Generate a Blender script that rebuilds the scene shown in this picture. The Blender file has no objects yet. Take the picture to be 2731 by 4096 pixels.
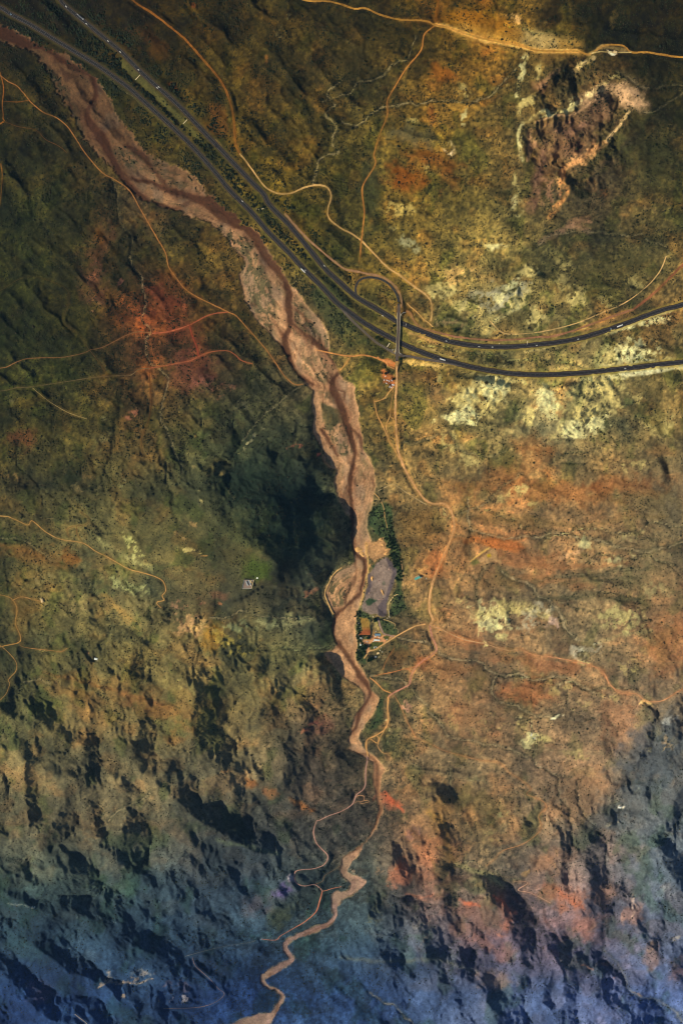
import bpy, bmesh, math, random
import numpy as np
from mathutils import Vector, Matrix

# ------------------------------------------------------------------ camera, light, exposure
scene = bpy.context.scene
COL = scene.collection
R = math.radians
TILT, FOV, SCALE = R(22.0), R(44.0), 0.70          # lean from straight down, vertical field, metres per map unit
TH = math.tan(FOV / 2)
DIST = 4096 * SCALE / (2 * TH)
CAM = np.array([0.0, DIST * math.sin(TILT), DIST * math.cos(TILT)])

cam_d = bpy.data.cameras.new("camera")
cam = bpy.data.objects.new("camera", cam_d)
COL.objects.link(cam)
cam.location = CAM
cam.rotation_euler = (-TILT, 0, 0)
cam_d.sensor_fit = 'VERTICAL'
cam_d.angle = FOV
cam_d.clip_start = 10
cam_d.clip_end = 40000
scene.camera = cam

SUN_EL, SUN_AZ = R(37), R(14)                       # sun in the west-south-west
to_sun = Vector((-math.cos(SUN_EL) * math.cos(SUN_AZ), -math.cos(SUN_EL) * math.sin(SUN_AZ), math.sin(SUN_EL)))
sun_d = bpy.data.lights.new("sun", 'SUN')
sun_d.energy = 4.7
sun_d.angle = R(0.53)
sun_d.color = (1.0, 0.90, 0.70)
sun = bpy.data.objects.new("sun", sun_d)
sun.rotation_euler = to_sun.to_track_quat('Z', 'Y').to_euler()
COL.objects.link(sun)

world = bpy.data.worlds.new("World")
scene.world = world
world.use_nodes = True
wn = world.node_tree
sky = wn.nodes.new("ShaderNodeTexSky")
sky.sky_type = 'NISHITA'
sky.sun_disc = False
sky.ozone_density = 4.0                              # deep blue upper air: cool shade, warm sun
sky.sun_elevation = SUN_EL
sky.sun_rotation = math.atan2(to_sun.x, to_sun.y)
bg = wn.nodes["Background"]
wn.links.new(sky.outputs[0], bg.inputs[0])
bg.inputs[1].default_value = 0.068
scene.view_settings.view_transform = 'Standard'
scene.view_settings.look = 'None'
scene.view_settings.exposure = 0.0
scene.view_settings.gamma = 1.0
scene.cycles.filter_width = 1.05
scene.cycles.max_bounces = 4
scene.cycles.diffuse_bounces = 2
scene.cycles.volume_bounces = 0
GAIN = np.array([.88, .88, .88])                 # light falling on flat ground, for turning seen colours into albedo
HAZE = 0.8e-5

# ------------------------------------------------------------------ map helpers
def P(X, Y, h):
    """map coordinates (X right, Y towards the far hills) and height -> world point"""
    X = np.asarray(X, float); Y = np.asarray(Y, float); h = np.asarray(h, float)
    xc = (X - 1365.5) / 2048 * TH; yc = -(Y - 2048) / 2048 * TH
    s, c = math.sin(TILT), math.cos(TILT)
    dz = -yc * s - c
    k = (h - CAM[2]) / dz
    return np.stack([CAM[0] + k * xc, CAM[1] + k * (yc * c - s), CAM[2] + k * dz], -1)

def pts(s):
    return [tuple(float(v) for v in p.split(',')) for p in s.split()]
def Z(ox, oy, sc, s, ):
    return [(ox + p[0] / sc, oy + p[1] / sc) + tuple(p[2:]) for p in pts(s)]
TS = 1568 / 1366
TO = {1: (0, 0), 2: (1365, 0), 3: (0, 1024), 4: (1365, 1024), 5: (0, 2048), 6: (1365, 2048), 7: (0, 3072), 8: (1365, 3072)}
def T(n, s):
    return Z(TO[n][0], TO[n][1], TS, s)
def F(s):
    k = 2731 / 1568
    return [(p[0] * k, p[1] * k) + tuple(p[2:]) for p in pts(s)]

def smooth(p, step=16):
    """Catmull-Rom through the points, resampled"""
    p = np.array([q[:2] for q in p], float)
    if len(p) < 3:
        n = max(2, int(np.linalg.norm(p[-1] - p[0]) / step) + 1)
        return p[0] + (p[-1] - p[0]) * np.linspace(0, 1, n)[:, None]
    e = np.vstack([2 * p[0] - p[1], p, 2 * p[-1] - p[-2]])
    out = []
    for i in range(len(p) - 1):
        a, b, c, d = e[i:i + 4]
        n = max(1, int(np.linalg.norm(c - b) / step))
        t = np.linspace(0, 1, n, endpoint=False)[:, None]
        out.append(.5 * (2 * b + (c - a) * t + (2 * a - 5 * b + 4 * c - d) * t * t + (3 * b - a - 3 * c + d) * t ** 3))
    out.append(p[-1:])
    return np.vstack(out)

def sst(a, b, x):
    t = np.clip((x - a) / (b - a), 0, 1)
    return t * t * (3 - 2 * t)

_tab = np.random.RandomState(7).rand(256, 256).astype(np.float32)
def vn(x, y, seed=0):
    xi = np.floor(x).astype(np.int32); yi = np.floor(y).astype(np.int32)
    fx = (x - xi).astype(np.float32); fy = (y - yi).astype(np.float32)
    fx = fx * fx * fx * (fx * (fx * 6 - 15) + 10); fy = fy * fy * fy * (fy * (fy * 6 - 15) + 10)
    a0 = (xi + seed * 37) & 255; a1 = (a0 + 1) & 255; b0 = (yi + seed * 91) & 255; b1 = (b0 + 1) & 255
    return (_tab[a0, b0] * (1 - fx) + _tab[a1, b0] * fx) * (1 - fy) + (_tab[a0, b1] * (1 - fx) + _tab[a1, b1] * fx) * fy
def rot(x, y, a):
    return x * math.cos(a) - y * math.sin(a), x * math.sin(a) + y * math.cos(a)
def fbm(x, y, seed=0, oct=4, gain=.5):
    s = 0; amp = 1; tot = 0
    for o in range(oct):
        xr, yr = rot(x, y, .6 * o + seed)
        s = s + amp * vn(xr * 2.03 ** o + 13.7 * o, yr * 2.03 ** o + 7.1 * o, seed + o)
        tot += amp; amp *= gain
    return s / tot - .5                               # about -0.35..0.35
def ridged(x, y, seed=0, oct=4, gain=.5):
    s = 0; amp = 1; tot = 0; w = 1
    for o in range(oct):
        xr, yr = rot(x, y, .5 * o + seed)
        v = 1 - np.abs(2 * vn(xr * 2.0 ** o + 5.3 * o, yr * 2.0 ** o, seed + o) - 1)
        v = v * v * w
        w = np.clip(v * 1.6, 0, 1)
        s = s + amp * v; tot += amp; amp *= gain
    return s / tot

# ------------------------------------------------------------------ fine terrain grid in map coordinates
G = 4.5
X0, X1, Y0, Y1 = -360, 3090, -360, 4460
gx = np.arange(X0, X1 + .1, G); gy = np.arange(Y0, Y1 + .1, G)
NX, NY = len(gx), len(gy)
X, Y = np.meshgrid(gx, gy)
X = X.astype(np.float32); Y = Y.astype(np.float32)
w1 = fbm(X / 60, Y / 60, 3, 4); w2 = fbm(X / 60, Y / 60, 9, 4)
XW = X + 34 * w1; YW = Y + 34 * w2                    # gently warped coordinates: ragged natural edges
XS = X + 9 * fbm(X / 18, Y / 18, 5, 3); YS = Y + 9 * fbm(X / 18, Y / 18, 6, 3)

def win(x0, x1, y0, y1):
    a = max(0, int((x0 - X0) / G)); b = min(NX, int((x1 - X0) / G) + 2)
    c = max(0, int((y0 - Y0) / G)); d = min(NY, int((y1 - Y0) / G) + 2)
    return (slice(c, d), slice(a, b)) if a < b and c < d else None

def line_field(poly, width, reach, xx=None, yy=None, closed=False):
    """distance to a polyline minus its half width (width may vary along it)"""
    xx = X if xx is None else xx; yy = Y if yy is None else yy
    f = np.full((NY, NX), 1e3, np.float32)
    poly = np.asarray(poly, float)
    n = len(poly)
    w = np.interp(np.linspace(0, 1, n), np.linspace(0, 1, len(np.atleast_1d(width))), np.atleast_1d(width)) / 2
    for i in range(n - 1 + closed):
        a = poly[i]; b = poly[(i + 1) % n]; wa, wb = w[i], w[(i + 1) % n]
        r = reach + max(wa, wb) + 40
        s = win(min(a[0], b[0]) - r, max(a[0], b[0]) + r, min(a[1], b[1]) - r, max(a[1], b[1]) + r)
        if s is None: continue
        d = b - a; L = max(d @ d, 1e-6)
        px = xx[s] - a[0]; py = yy[s] - a[1]
        t = np.clip((px * d[0] + py * d[1]) / L, 0, 1)
        dist = np.hypot(px - t * d[0], py - t * d[1]) - (wa + (wb - wa) * t)
        f[s] = np.minimum(f[s], dist)
    return f

def inside(poly, xx, yy):
    m = np.zeros(xx.shape, bool)
    poly = np.asarray(poly, float)
    for i in range(len(poly)):
        x1, y1 = poly[i]; x2, y2 = poly[(i + 1) % len(poly)]
        if y1 == y2: continue
        c = ((y1 > yy) != (y2 > yy))
        m ^= c & (xx < (x2 - x1) * (yy - y1) / (y2 - y1) + x1)
    return m

def poly_field(poly, xx=None, yy=None, reach=30):
    xx = X if xx is None else xx; yy = Y if yy is None else yy
    f = np.abs(line_field(poly, 0, reach, xx, yy, True))
    p = np.asarray(poly)
    s = win(p[:, 0].min() - 60, p[:, 0].max() + 60, p[:, 1].min() - 60, p[:, 1].max() + 60)
    sub = f[s]
    sub[inside(poly, xx[s], yy[s])] *= -1
    f[s] = sub
    return f
# ------------------------------------------------------------------ traced courses of roads, wash and gullies
WASH = pts("-350,20 -40,140 0,153 42,180 115,206 165,245 214,329 245,394 291,463 329,547 364,581 402,627 429,654 457,691 488,730 534,772 588,802 645,825 706,844 744,860 783,875 840,898 878,925 909,959 936,998 974,1043 965,1090 957,1114 969,1160 977,1191 1003,1244 1042,1298 1076,1329 1099,1359 1130,1394 1153,1443 1170,1475 1192,1498 1215,1530 1228,1546 1250,1565 1247,1609 1250,1641 1256,1667 1250,1699 1253,1737 1272,1769 1288,1807 1291,1842 1317,1868 1345,1880 1339,1912 1338,1929 1344,1970 1360,2012 1383,2053 1402,2079 1405,2155 1413,2206 1415,2251 1386,2263 1348,2283 1322,2318 1300,2353 1296,2369 1312,2414 1337,2462 1327,2500 1334,2548 1347,2580 1324,2605 1299,2611 1305,2634 1337,2669 1375,2710 1430,2745 1452,2771 1455,2812 1449,2825 1423,2857 1404,2902 1398,2940 1391,2959 1401,2982 1388,2994 1407,3004 1439,3020 1487,3049 1493,3087 1490,3119 1500,3167 1506,3205 1514,3240 1506,3272 1498,3295 1462,3362 1409,3402 1369,3433 1360,3478 1369,3504 1400,3536 1391,3558 1355,3571 1320,3589 1345,3602 1382,3594 1436,3562 1467,3527 1436,3504 1391,3487 1413,3442 1445,3411 1453,3379 1494,3330 1525,3259 1519,3269 1532,3246 1528,3214 1519,3183 1522,3144 1528,3106 1541,3081 1519,3045 1487,3020 1468,3007 1439,2969 1433,2953 1452,2915 1474,2880 1497,2848 1512,2809 1519,2793 1500,2774 1487,2761 1474,2726 1449,2675 1423,2637 1429,2589 1426,2548 1420,2513 1428,2468 1436,2423 1452,2369 1456,2346 1469,2276 1466,2235 1459,2187 1482,2174 1469,2123 1469,2066 1482,2037 1494,1980 1504,1948 1498,1900 1489,1858 1467,1817 1454,1794 1451,1753 1438,1699 1435,1648 1422,1593 1419,1542 1406,1530 1374,1520 1355,1491 1332,1436 1313,1401 1318,1370 1290,1290 1244,1240 1206,1187 1168,1145 1130,1084 1091,1030 1068,988 1030,934 1003,908 974,898 917,844 859,795 829,775 798,733 756,691 706,665 645,645 603,622 553,577 526,531 478,482 451,424 421,367 383,306 371,294 337,271 298,252 268,218 218,202 153,180 92,137 38,111 0,95 -40,75 -350,-60")
LOWER = pts("1348,3585 1338,3625 1341,3660 1320,3690 1270,3714 1205,3738 1155,3762 1138,3786 1152,3812 1167,3836 1130,3862 1088,3886 1050,3914 1065,3942 1108,3962 1132,3988 1106,4030 1088,4062 1030,4088 950,4106 860,4140 770,4220 680,4460")
LOWER_W = [44, 20, 17, 26, 20, 18, 22, 30, 22, 10, 15, 24, 58, 50, 30, 52, 34, 22, 16, 16, 18, 20, 22]
# dark damp channels: (course, widths)
CHAN = [
 ("-60,110 0,125 60,150 110,175 160,185 205,205 240,232 285,262 320,280 360,293 375,310 385,350 380,395 352,440 356,482 394,532 421,574 440,616 467,662 490,710 507,730 545,768 599,802 668,825 718,844", [34,32,34,30,16,12,12,12,10,9,10,9,8,14,22,27,24,16,14,14,13,9,7,6,5], 1.0),
 ("500,582 519,588 553,607 591,638 607,672 645,714 668,749 700,765", [4,13,15,5,8,12,12,8], .75),
 ("530,712 560,722 610,730 668,760 725,772 783,795 840,810 897,852 955,894 1000,927", [6,8,10,14,15,24,46,52,36,10], 1.0),
 ("700,835 740,822 765,805", [5,10,8], .5),
 ("950,890 1015,938 1042,977 1061,1019 1099,1065 1126,1103 1149,1133 1156,1176 1153,1225 1160,1264 1160,1306 1141,1355 1145,1397 1168,1455 1191,1497 1228,1520 1253,1540", [10,20,24,22,26,20,14,16,20,16,10,14,20,14,12,9,5], .95),
 ("1164,1290 1206,1325 1244,1355 1283,1386 1313,1413 1336,1447 1359,1489 1342,1505 1333,1523 1330,1555 1349,1590 1365,1622 1377,1660 1387,1699 1400,1737 1412,1775 1419,1826 1409,1871 1400,1912 1399,1964 1405,2005 1408,2059 1407,2123 1411,2187 1427,2222 1456,2238 1459,2267 1453,2314 1443,2356", [6,9,13,19,17,10,8,10,20,24,26,22,22,14,9,9,12,16,12,9,15,12,10,8,9,9,9,9,9], 1.0),
 ("1448,2363 1423,2391 1388,2423 1359,2446 1337,2477 1331,2516 1337,2554 1359,2580 1382,2615 1404,2646 1426,2678 1445,2710 1465,2736 1484,2764 1474,2793 1461,2819 1442,2841 1433,2873 1420,2911 1404,2937", [9,8,8,8,9,8,5,13,15,12,15,16,15,8,7,7,12,12,10,6], .85),
 ("1423,3014 1465,3020 1487,3030 1506,3055 1512,3087 1509,3119 1511,3167 1519,3202 1525,3237 1512,3272 1476,3339 1453,3379 1413,3406", [5,8,7,6,9,11,9,5,4,4,4,4,4], .55),
 ("1285,1718 1304,1743 1323,1775 1349,1823", [8,10,5,3], .9),
 ("1393,1708 1419,1724 1441,1750 1451,1794", [4,7,9,8], .8),
 ("1355,2180 1375,2215", [1,1], .1),
 ("1419,2245 1424,2300 1405,2345 1385,2385 1382,2415", [6,6,7,5,4], .5),
 ("1180,1310 1230,1350 1280,1385", [20,26,10], .35),
 ("1385,1945 1383,1985 1390,2015", [6,22,8], .55),
 ("1400,3030 1330,3000", [1,1], .0),
 ("1210,3740 1290,3708 1340,3690", [3,3,3], .7),
 ("1080,3895 1100,3960 1110,4010 1105,4060", [6,7,7,5], .6),
]
# asphalt
HW_A = [(150, -130)] + T(1, "235,-60 270,-12 305,30 400,108 500,190 560,240 640,322 725,400 800,465 870,535 950,620 1050,725 1150,830 1210,890") + \
       pts("1078,819 1155,898 1232,990 1300,1074 1350,1121 1426,1188 1503,1234 1585,1283 1618,1298 1682,1325 1750,1350") + \
       T(4, "500,393 600,410 700,417 800,415 900,406 1000,395 1090,378 1180,352 1280,318 1380,280 1480,245 1568,222") + [(2900, 1157), (3090, 1110)]
HW_B = [(-360, -160), (-120, -22)] + T(1, "0,33 50,64 140,112 250,180 300,210 440,295 520,350 600,410 700,500 800,590 900,690 1000,805 1056,875") + \
       pts("1002,844 1078,933 1155,1010 1206,1066 1300,1160 1350,1213 1414,1262 1477,1305 1528,1333 1582,1361 1605,1373 1669,1402") + \
       T(4, "460,474 520,490 600,510 700,529 800,541 900,545 1000,543 1100,537 1200,527 1300,516 1400,505 1500,493 1568,486") + [(2900, 1422), (3090, 1395)]
LOOP = Z(1350, 1050, 3.92, "420,620 330,560 295,510 280,440 287,370 322,300 390,252 490,232 600,242 700,272 800,332 870,410 920,490 948,570 956,700 956,800")
OFFR = [(1338, 1203)] + Z(1350, 1050, 3.92, "30,680 100,770 200,880 300,980 420,1090 530,1190 630,1270") + Z(1500, 1340, 7.84, "250,360 380,440 500,510 650,590")
ONR = Z(1500, 1340, 7.84, "700,610 900,655 1100,675 1300,715 1568,770") + Z(1560, 1200, 2.613, "400,625 550,648 650,668 800,695 1000,728 1250,760")
OVER = pts("1594,1232 1594,1262 1593,1300 1592,1340 1590,1385 1588,1405 1587,1443")
# dirt roads and tracks: name, course, width in map units, seen colour
OR_ = (176, 112, 40); SA = (196, 152, 84); TA = (168, 116, 76); RED = (166, 88, 54); PK = (186, 128, 92); BR = (150, 98, 62); DK = (138, 82, 20)
ROADS = [
 ("dirt_road", T(1, "520,-120 610,0 700,60 790,130 850,180 930,270 990,340 1030,400 1060,480 1075,560 1080,650 1100,705"), 11, DK),
 ("dirt_road", T(1, "1100,705 1130,740 1180,810 1220,860 1280,888 1340,885 1400,860 1450,850 1500,860 1520,900 1505,960 1510,1000 1560,1045") + T(2, "50,1075 92,1105 150,1165") + T(4, "210,50 270,90 340,145 390,180 412,215 415,260 410,300"), 8.5, SA),
 ("dirt_road", T(2, "430,115 380,160 365,230 300,310 250,390 212,460 210,530 175,620 150,710 155,755 100,850 98,910 105,980 92,1105 86,1180"), 7.5, OR_),
 ("track", T(4, "86,0 80,30"), 3, OR_),
 ("dirt_road", T(1, "1250,-60 1400,0 1500,5 1568,20") + T(2, "60,40 110,38 180,68 270,90 380,95 430,115 500,130 570,155 660,180 740,195 830,212 900,232 1000,235 1080,235 1130,250 1170,230 1210,208 1290,210 1330,240 1400,240 1480,252 1568,262 1960,285"), 9, (190, 132, 44)),
 ("track", T(2, "430,115 436,60 450,-40"), 4, DK),
 ("track", T(2, "1130,250 1180,238 1250,240 1330,240"), 7, (200, 170, 100)),
 ("dirt_road", T(1, "-300,120 0,345 40,375 80,395 120,440 150,475 200,515 260,540 310,580 345,630 390,700 440,760 480,800 520,820 560,845 600,880 640,950 680,1020 720,1090 760,1160") + T(3, "775,50 810,100 850,150 900,185 960,215 1050,258 1085,275 1130,325 1180,380 1230,440 1265,490 1310,555 1355,590 1390,588"), 6, (160, 104, 46)),
 ("track", T(1, "0,330 15,380 18,420 12,480 15,540 -10,575 -300,700"), 6, DK),
 ("track", T(1, "15,465 80,468 140,460"), 4, DK),
 ("track", T(1, "15,555 80,580 165,597 210,640 270,670 310,700"), 4, (96, 62, 22)),
 ("track", T(1, "5,750 12,800 8,870 0,950"), 6, (110, 72, 22)),
 ("dirt_road", T(3, "-300,560 0,515 30,510 110,475 200,467 290,465 380,447 420,430 470,420 540,385 590,360 640,348 700,355"), 5, (118, 80, 44)),
 ("dirt_road", T(3, "700,355 760,350 820,335 880,312 950,275 1000,262 1050,258"), 6, (178, 88, 52)),
 ("track", T(3, "-300,650 0,620 80,605 150,600 250,585 350,570 450,555 560,548 605,545 640,520 690,515"), 4.5, (100, 82, 52)),
 ("dirt_road", T(3, "690,515 760,503 830,490 880,478 915,460 970,440 1040,435 1075,450 1110,480 1160,495"), 6, (160, 84, 48)),
 ("track", T(3, "870,315 885,370 905,420 912,460"), 6, (160, 56, 34)),
 ("track", T(3, "685,520 690,600 695,680 680,760 650,840 655,900"), 3.5, (92, 56, 26)),
 ("track", T(3, "150,605 210,655 270,695 330,725 400,748"), 4, (140, 120, 72)),
 ("track", T(3, "410,430 450,480 490,540"), 3.5, (84, 62, 28)),
 ("track", T(3, "410,430 370,370 300,310 290,290 320,200 290,140 130,95 0,160"), 3, (70, 56, 24)),
 ("track", T(3, "1265,485 1290,462 1310,458"), 4, (140, 112, 60)),
 ("dirt_road", T(5, "-300,10 0,18 60,30 130,60 148,40 210,90 280,125 380,142 440,180 500,210 560,245 600,265 660,280 720,300 750,320 762,360 745,385 755,405 725,412 720,420 740,440"), 5, (184, 136, 66)),
 ("dirt_road", T(5, "-300,330 0,380 60,405 80,450 72,510 95,570 85,600 0,620 -300,700"), 5, (172, 124, 54)),
 ("track", T(5, "60,405 100,390 150,400 190,410"), 4.5, (172, 124, 64)),
 ("track", T(5, "85,600 110,620 200,632 280,640 310,625"), 4, (158, 110, 56)),
 ("track", T(5, "0,610 40,645 75,690 75,730 40,770 45,795 0,865 -200,1000"), 4.5, (170, 124, 60)),
 ("track", T(5, "320,115 310,80 350,65 355,100 380,140"), 3.5, (120, 84, 40)),
 ("track", T(5, "350,65 400,55 410,30 370,0"), 3, (104, 72, 36)),
 ("dirt_road", pts("1587,1443 1586,1480 1585,1520 1584,1560 1582,1590") + T(4, "248,650 248,740 255,840 262,900 285,965 320,1030 355,1085 385,1120 420,1138 470,1137 500,1165") + T(6, "518,50 512,90 490,150 460,220 430,290 412,350 403,420 405,460 420,495 405,520"), 10.5, (206, 150, 88)),
 ("dirt_road", T(6, "405,520 415,570 432,610 435,635 410,660 370,685 340,715 320,750 312,790 290,805 240,830 215,850"), 8.5, (190, 124, 94)),
 ("dirt_road", T(6, "215,850 212,900 215,950 200,995 160,1025 120,1045 113,1075 118,1100 122,1125"), 7.5, (206, 148, 78)),
 ("dirt_road", pts("1468,3020 1468,3045 1463,3075 1462,3100 1460,3140 1450,3160 1425,3180 1415,3205 1405,3220 1370,3243 1310,3265 1275,3282") + T(7, "1455,240 1440,290 1450,340 1470,365 1500,395 1505,415 1485,445 1440,462 1380,468 1355,478 1352,510 1365,532 1400,542 1440,535 1460,545 1480,565"), 5.5, (178, 130, 112)),
 ("dirt_road", T(7, "1480,565 1468,610 1450,660 1400,705 1350,735 1290,770 1265,790 1200,785"), 5, (186, 108, 78)),
 ("track", T(7, "1480,565 1500,562 1530,552 1568,545"), 4.5, (176, 106, 74)),
 ("track", T(7, "1440,535 1480,520 1490,495 1530,470 1560,450"), 3, (130, 92, 56)),
 ("track", T(7, "885,870 895,905 920,930 960,965 1000,1010 1030,1040 980,1080 900,1100 750,1105"), 4, (112, 92, 88)),
 ("track", T(7, "850,865 1000,825 1150,800 1170,790"), 3, (92, 96, 96)),
 ("track", T(7, "345,1130 370,1150 400,1175 440,1230"), 5, (140, 128, 118)),
 ("track", Z(1200, 2800, 3.136, "660,1300 720,1275 790,1270 800,1210 740,1195 690,1230 680,1270"), 4, (182, 130, 88)),
 ("track", Z(1200, 2800, 3.136, "750,1275 830,1260 865,1275 780,1300 750,1290"), 4, (190, 140, 84)),
 ("track", Z(1200, 2800, 3.136, "880,490 930,520 970,540 990,480 960,455"), 6, (214, 156, 78)),
 ("track", Z(1200, 2800, 3.136, "1060,370 1010,460 980,540 970,570 1010,640 1050,665 1140,665"), 4.5, (204, 152, 84)),
 ("dirt_road", T(5, "1568,255 1530,285 1500,345 1490,380 1510,430 1530,470"), 8, (200, 154, 86)),
 ("dirt_road", Z(1200, 2350, 3.136, "1568,462 1450,482 1350,530 1260,580 1190,620 1080,690 1000,740 940,780 860,800 830,850 800,890"), 7, (210, 158, 90)),
 ("dirt_road", Z(1200, 2350, 3.136, "1190,620 1120,600 1050,580 1020,530 990,440 975,380"), 7.5, (150, 120, 104)),
 ("track", T(6, "405,520 450,535 500,560 560,585 620,598 660,605 710,622 770,635 820,628"), 5.5, (196, 150, 98)),
 ("track", T(6, "820,628 880,655 960,665 1040,680 1130,700 1190,725 1215,760 1230,790 1280,830 1350,835 1390,865 1430,872 1475,865 1520,840 1568,815 1800,740"), 6.5, (190, 128, 80)),
 ("track", Z(1200, 2350, 3.136, "1400,1060 1340,1020 1240,1040 1100,1075 1000,1090 930,1115"), 4.5, (198, 118, 58)),
 ("track", Z(1200, 2350, 3.136, "1480,980 1400,1005 1340,1020"), 4.5, (198, 110, 58)),
 ("track", Z(1200, 2350, 3.136, "870,1130 950,1190 1040,1280 1150,1330"), 5.5, (206, 140, 70)),
 ("track", Z(1200, 2350, 3.136, "1040,1030 1060,960 1120,850 1180,760"), 3, (150, 92, 46)),
 ("track", T(6, "235,835 260,870 280,910 300,960 340,1035"), 4.5, (200, 136, 76)),
 ("track", T(6, "340,1035 400,1060 470,1095 560,1120 640,1140 720,1150 770,1195 800,1215") + T(8, "850,75 870,95 850,120 920,150 940,180 905,220 915,260 900,300 830,350 740,380 700,420 665,450"), 4, (172, 118, 70)),
 ("track", T(8, "790,520 830,520 855,530 810,560 870,575 960,620"), 3.5, (196, 150, 120)),
 ("track", T(8, "930,650 935,700 970,750 1020,810"), 2.5, (112, 96, 96)),
 ("dirt_road", T(4, "-120,430 0,455 50,460 100,455 150,465 200,485 245,495"), 7, (206, 132, 62)),
 ("track", T(4, "40,465 20,495 -10,530"), 4, (196, 134, 64)),
 ("track", T(4, "245,520 215,505 205,480 235,478"), 4, (206, 140, 76)),
 ("dirt_road", T(4, "240,600 215,630 195,655 150,670"), 6, (206, 150, 78)),
 ("track", T(4, "240,600 228,680 222,735 205,780 215,830"), 4, (200, 146, 76)),
 ("track", T(4, "222,735 238,750 235,772 215,768"), 3.5, (200, 146, 76)),
 ("track", T(4, "150,665 165,730 190,780 220,850 250,900 265,935"), 5, (198, 142, 72)),
 ("track", Z(1500, 1340, 7.84, "60,690 150,770 300,800 480,830 640,930"), 9, (206, 128, 62)),
 ("track", Z(1640, 2270, 15.68, "1500,560 1200,510 950,480 700,350 500,180 350,20"), 4.5, (204, 150, 80)),
 ("service_road", T(4, "-260,-195 -150,-75 0,50 60,68 100,78 170,92 220,115 255,150 275,200 272,235"), 11, (164, 118, 78)),
 ("service_road", Z(1560, 1200, 2.613, "165,112 210,140 240,200 285,262 350,300 500,340 640,375 800,400 1000,418 1200,420 1400,405 1568,385") + T(4, "950,372 1040,350 1150,312 1250,275 1340,245"), 10, (150, 98, 64)),
 ("service_road", T(4, "1340,245 1440,165 1520,85 1568,40 1700,-40 1960,-160"), 12, (150, 86, 50)),
 ("dirt_road", Z(1640, 1220, 9.8, "-120,-70 0,70 200,220 350,370 500,540 650,650 780,760 880,860"), 5.5, (208, 160, 84)),
 ("footpath", T(4, "680,300 740,352 800,358 900,350 1000,330 1100,300 1200,258 1300,215 1400,140 1460,70 1490,0"), 6, (216, 172, 100)),
 ("footpath", T(4, "165,1080 230,1050 260,1060 310,1095 370,1130 390,1140"), 3.5, (186, 160, 110)),
 ("footpath", Z(1150, 1900, 3.136, "1090,230 1160,310 1200,400 1220,540 1245,640 1250,690"), 5, (176, 138, 76)),
 ("footpath", Z(1400, 2150, 5.227, "1050,430 1075,560 1100,720 1120,900 1140,1080"), 5, (176, 132, 80)),
 ("footpath", Z(1400, 2150, 5.227, "1000,1190 920,1220 850,1310 795,1390 800,1480 810,1600 820,1680"), 5, (206, 176, 112)),
 ("footpath", Z(1420, 2440, 7.84, "760,280 900,305 1040,340 1150,390 1260,450 1235,520 1225,590"), 4.5, (206, 166, 96)),
 ("footpath", Z(1420, 2440, 7.84, "1265,570 1330,600 1355,660 1350,710"), 3.5, (206, 182, 120)),
 ("footpath", Z(1420, 2440, 7.84, "500,250 500,400 500,560 520,680 550,790"), 4.5, (206, 160, 96)),
 ("footpath", Z(940, 2280, 13.07, "1000,520 1060,480 1130,430"), 1.6, (150, 130, 110)),
]
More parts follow.
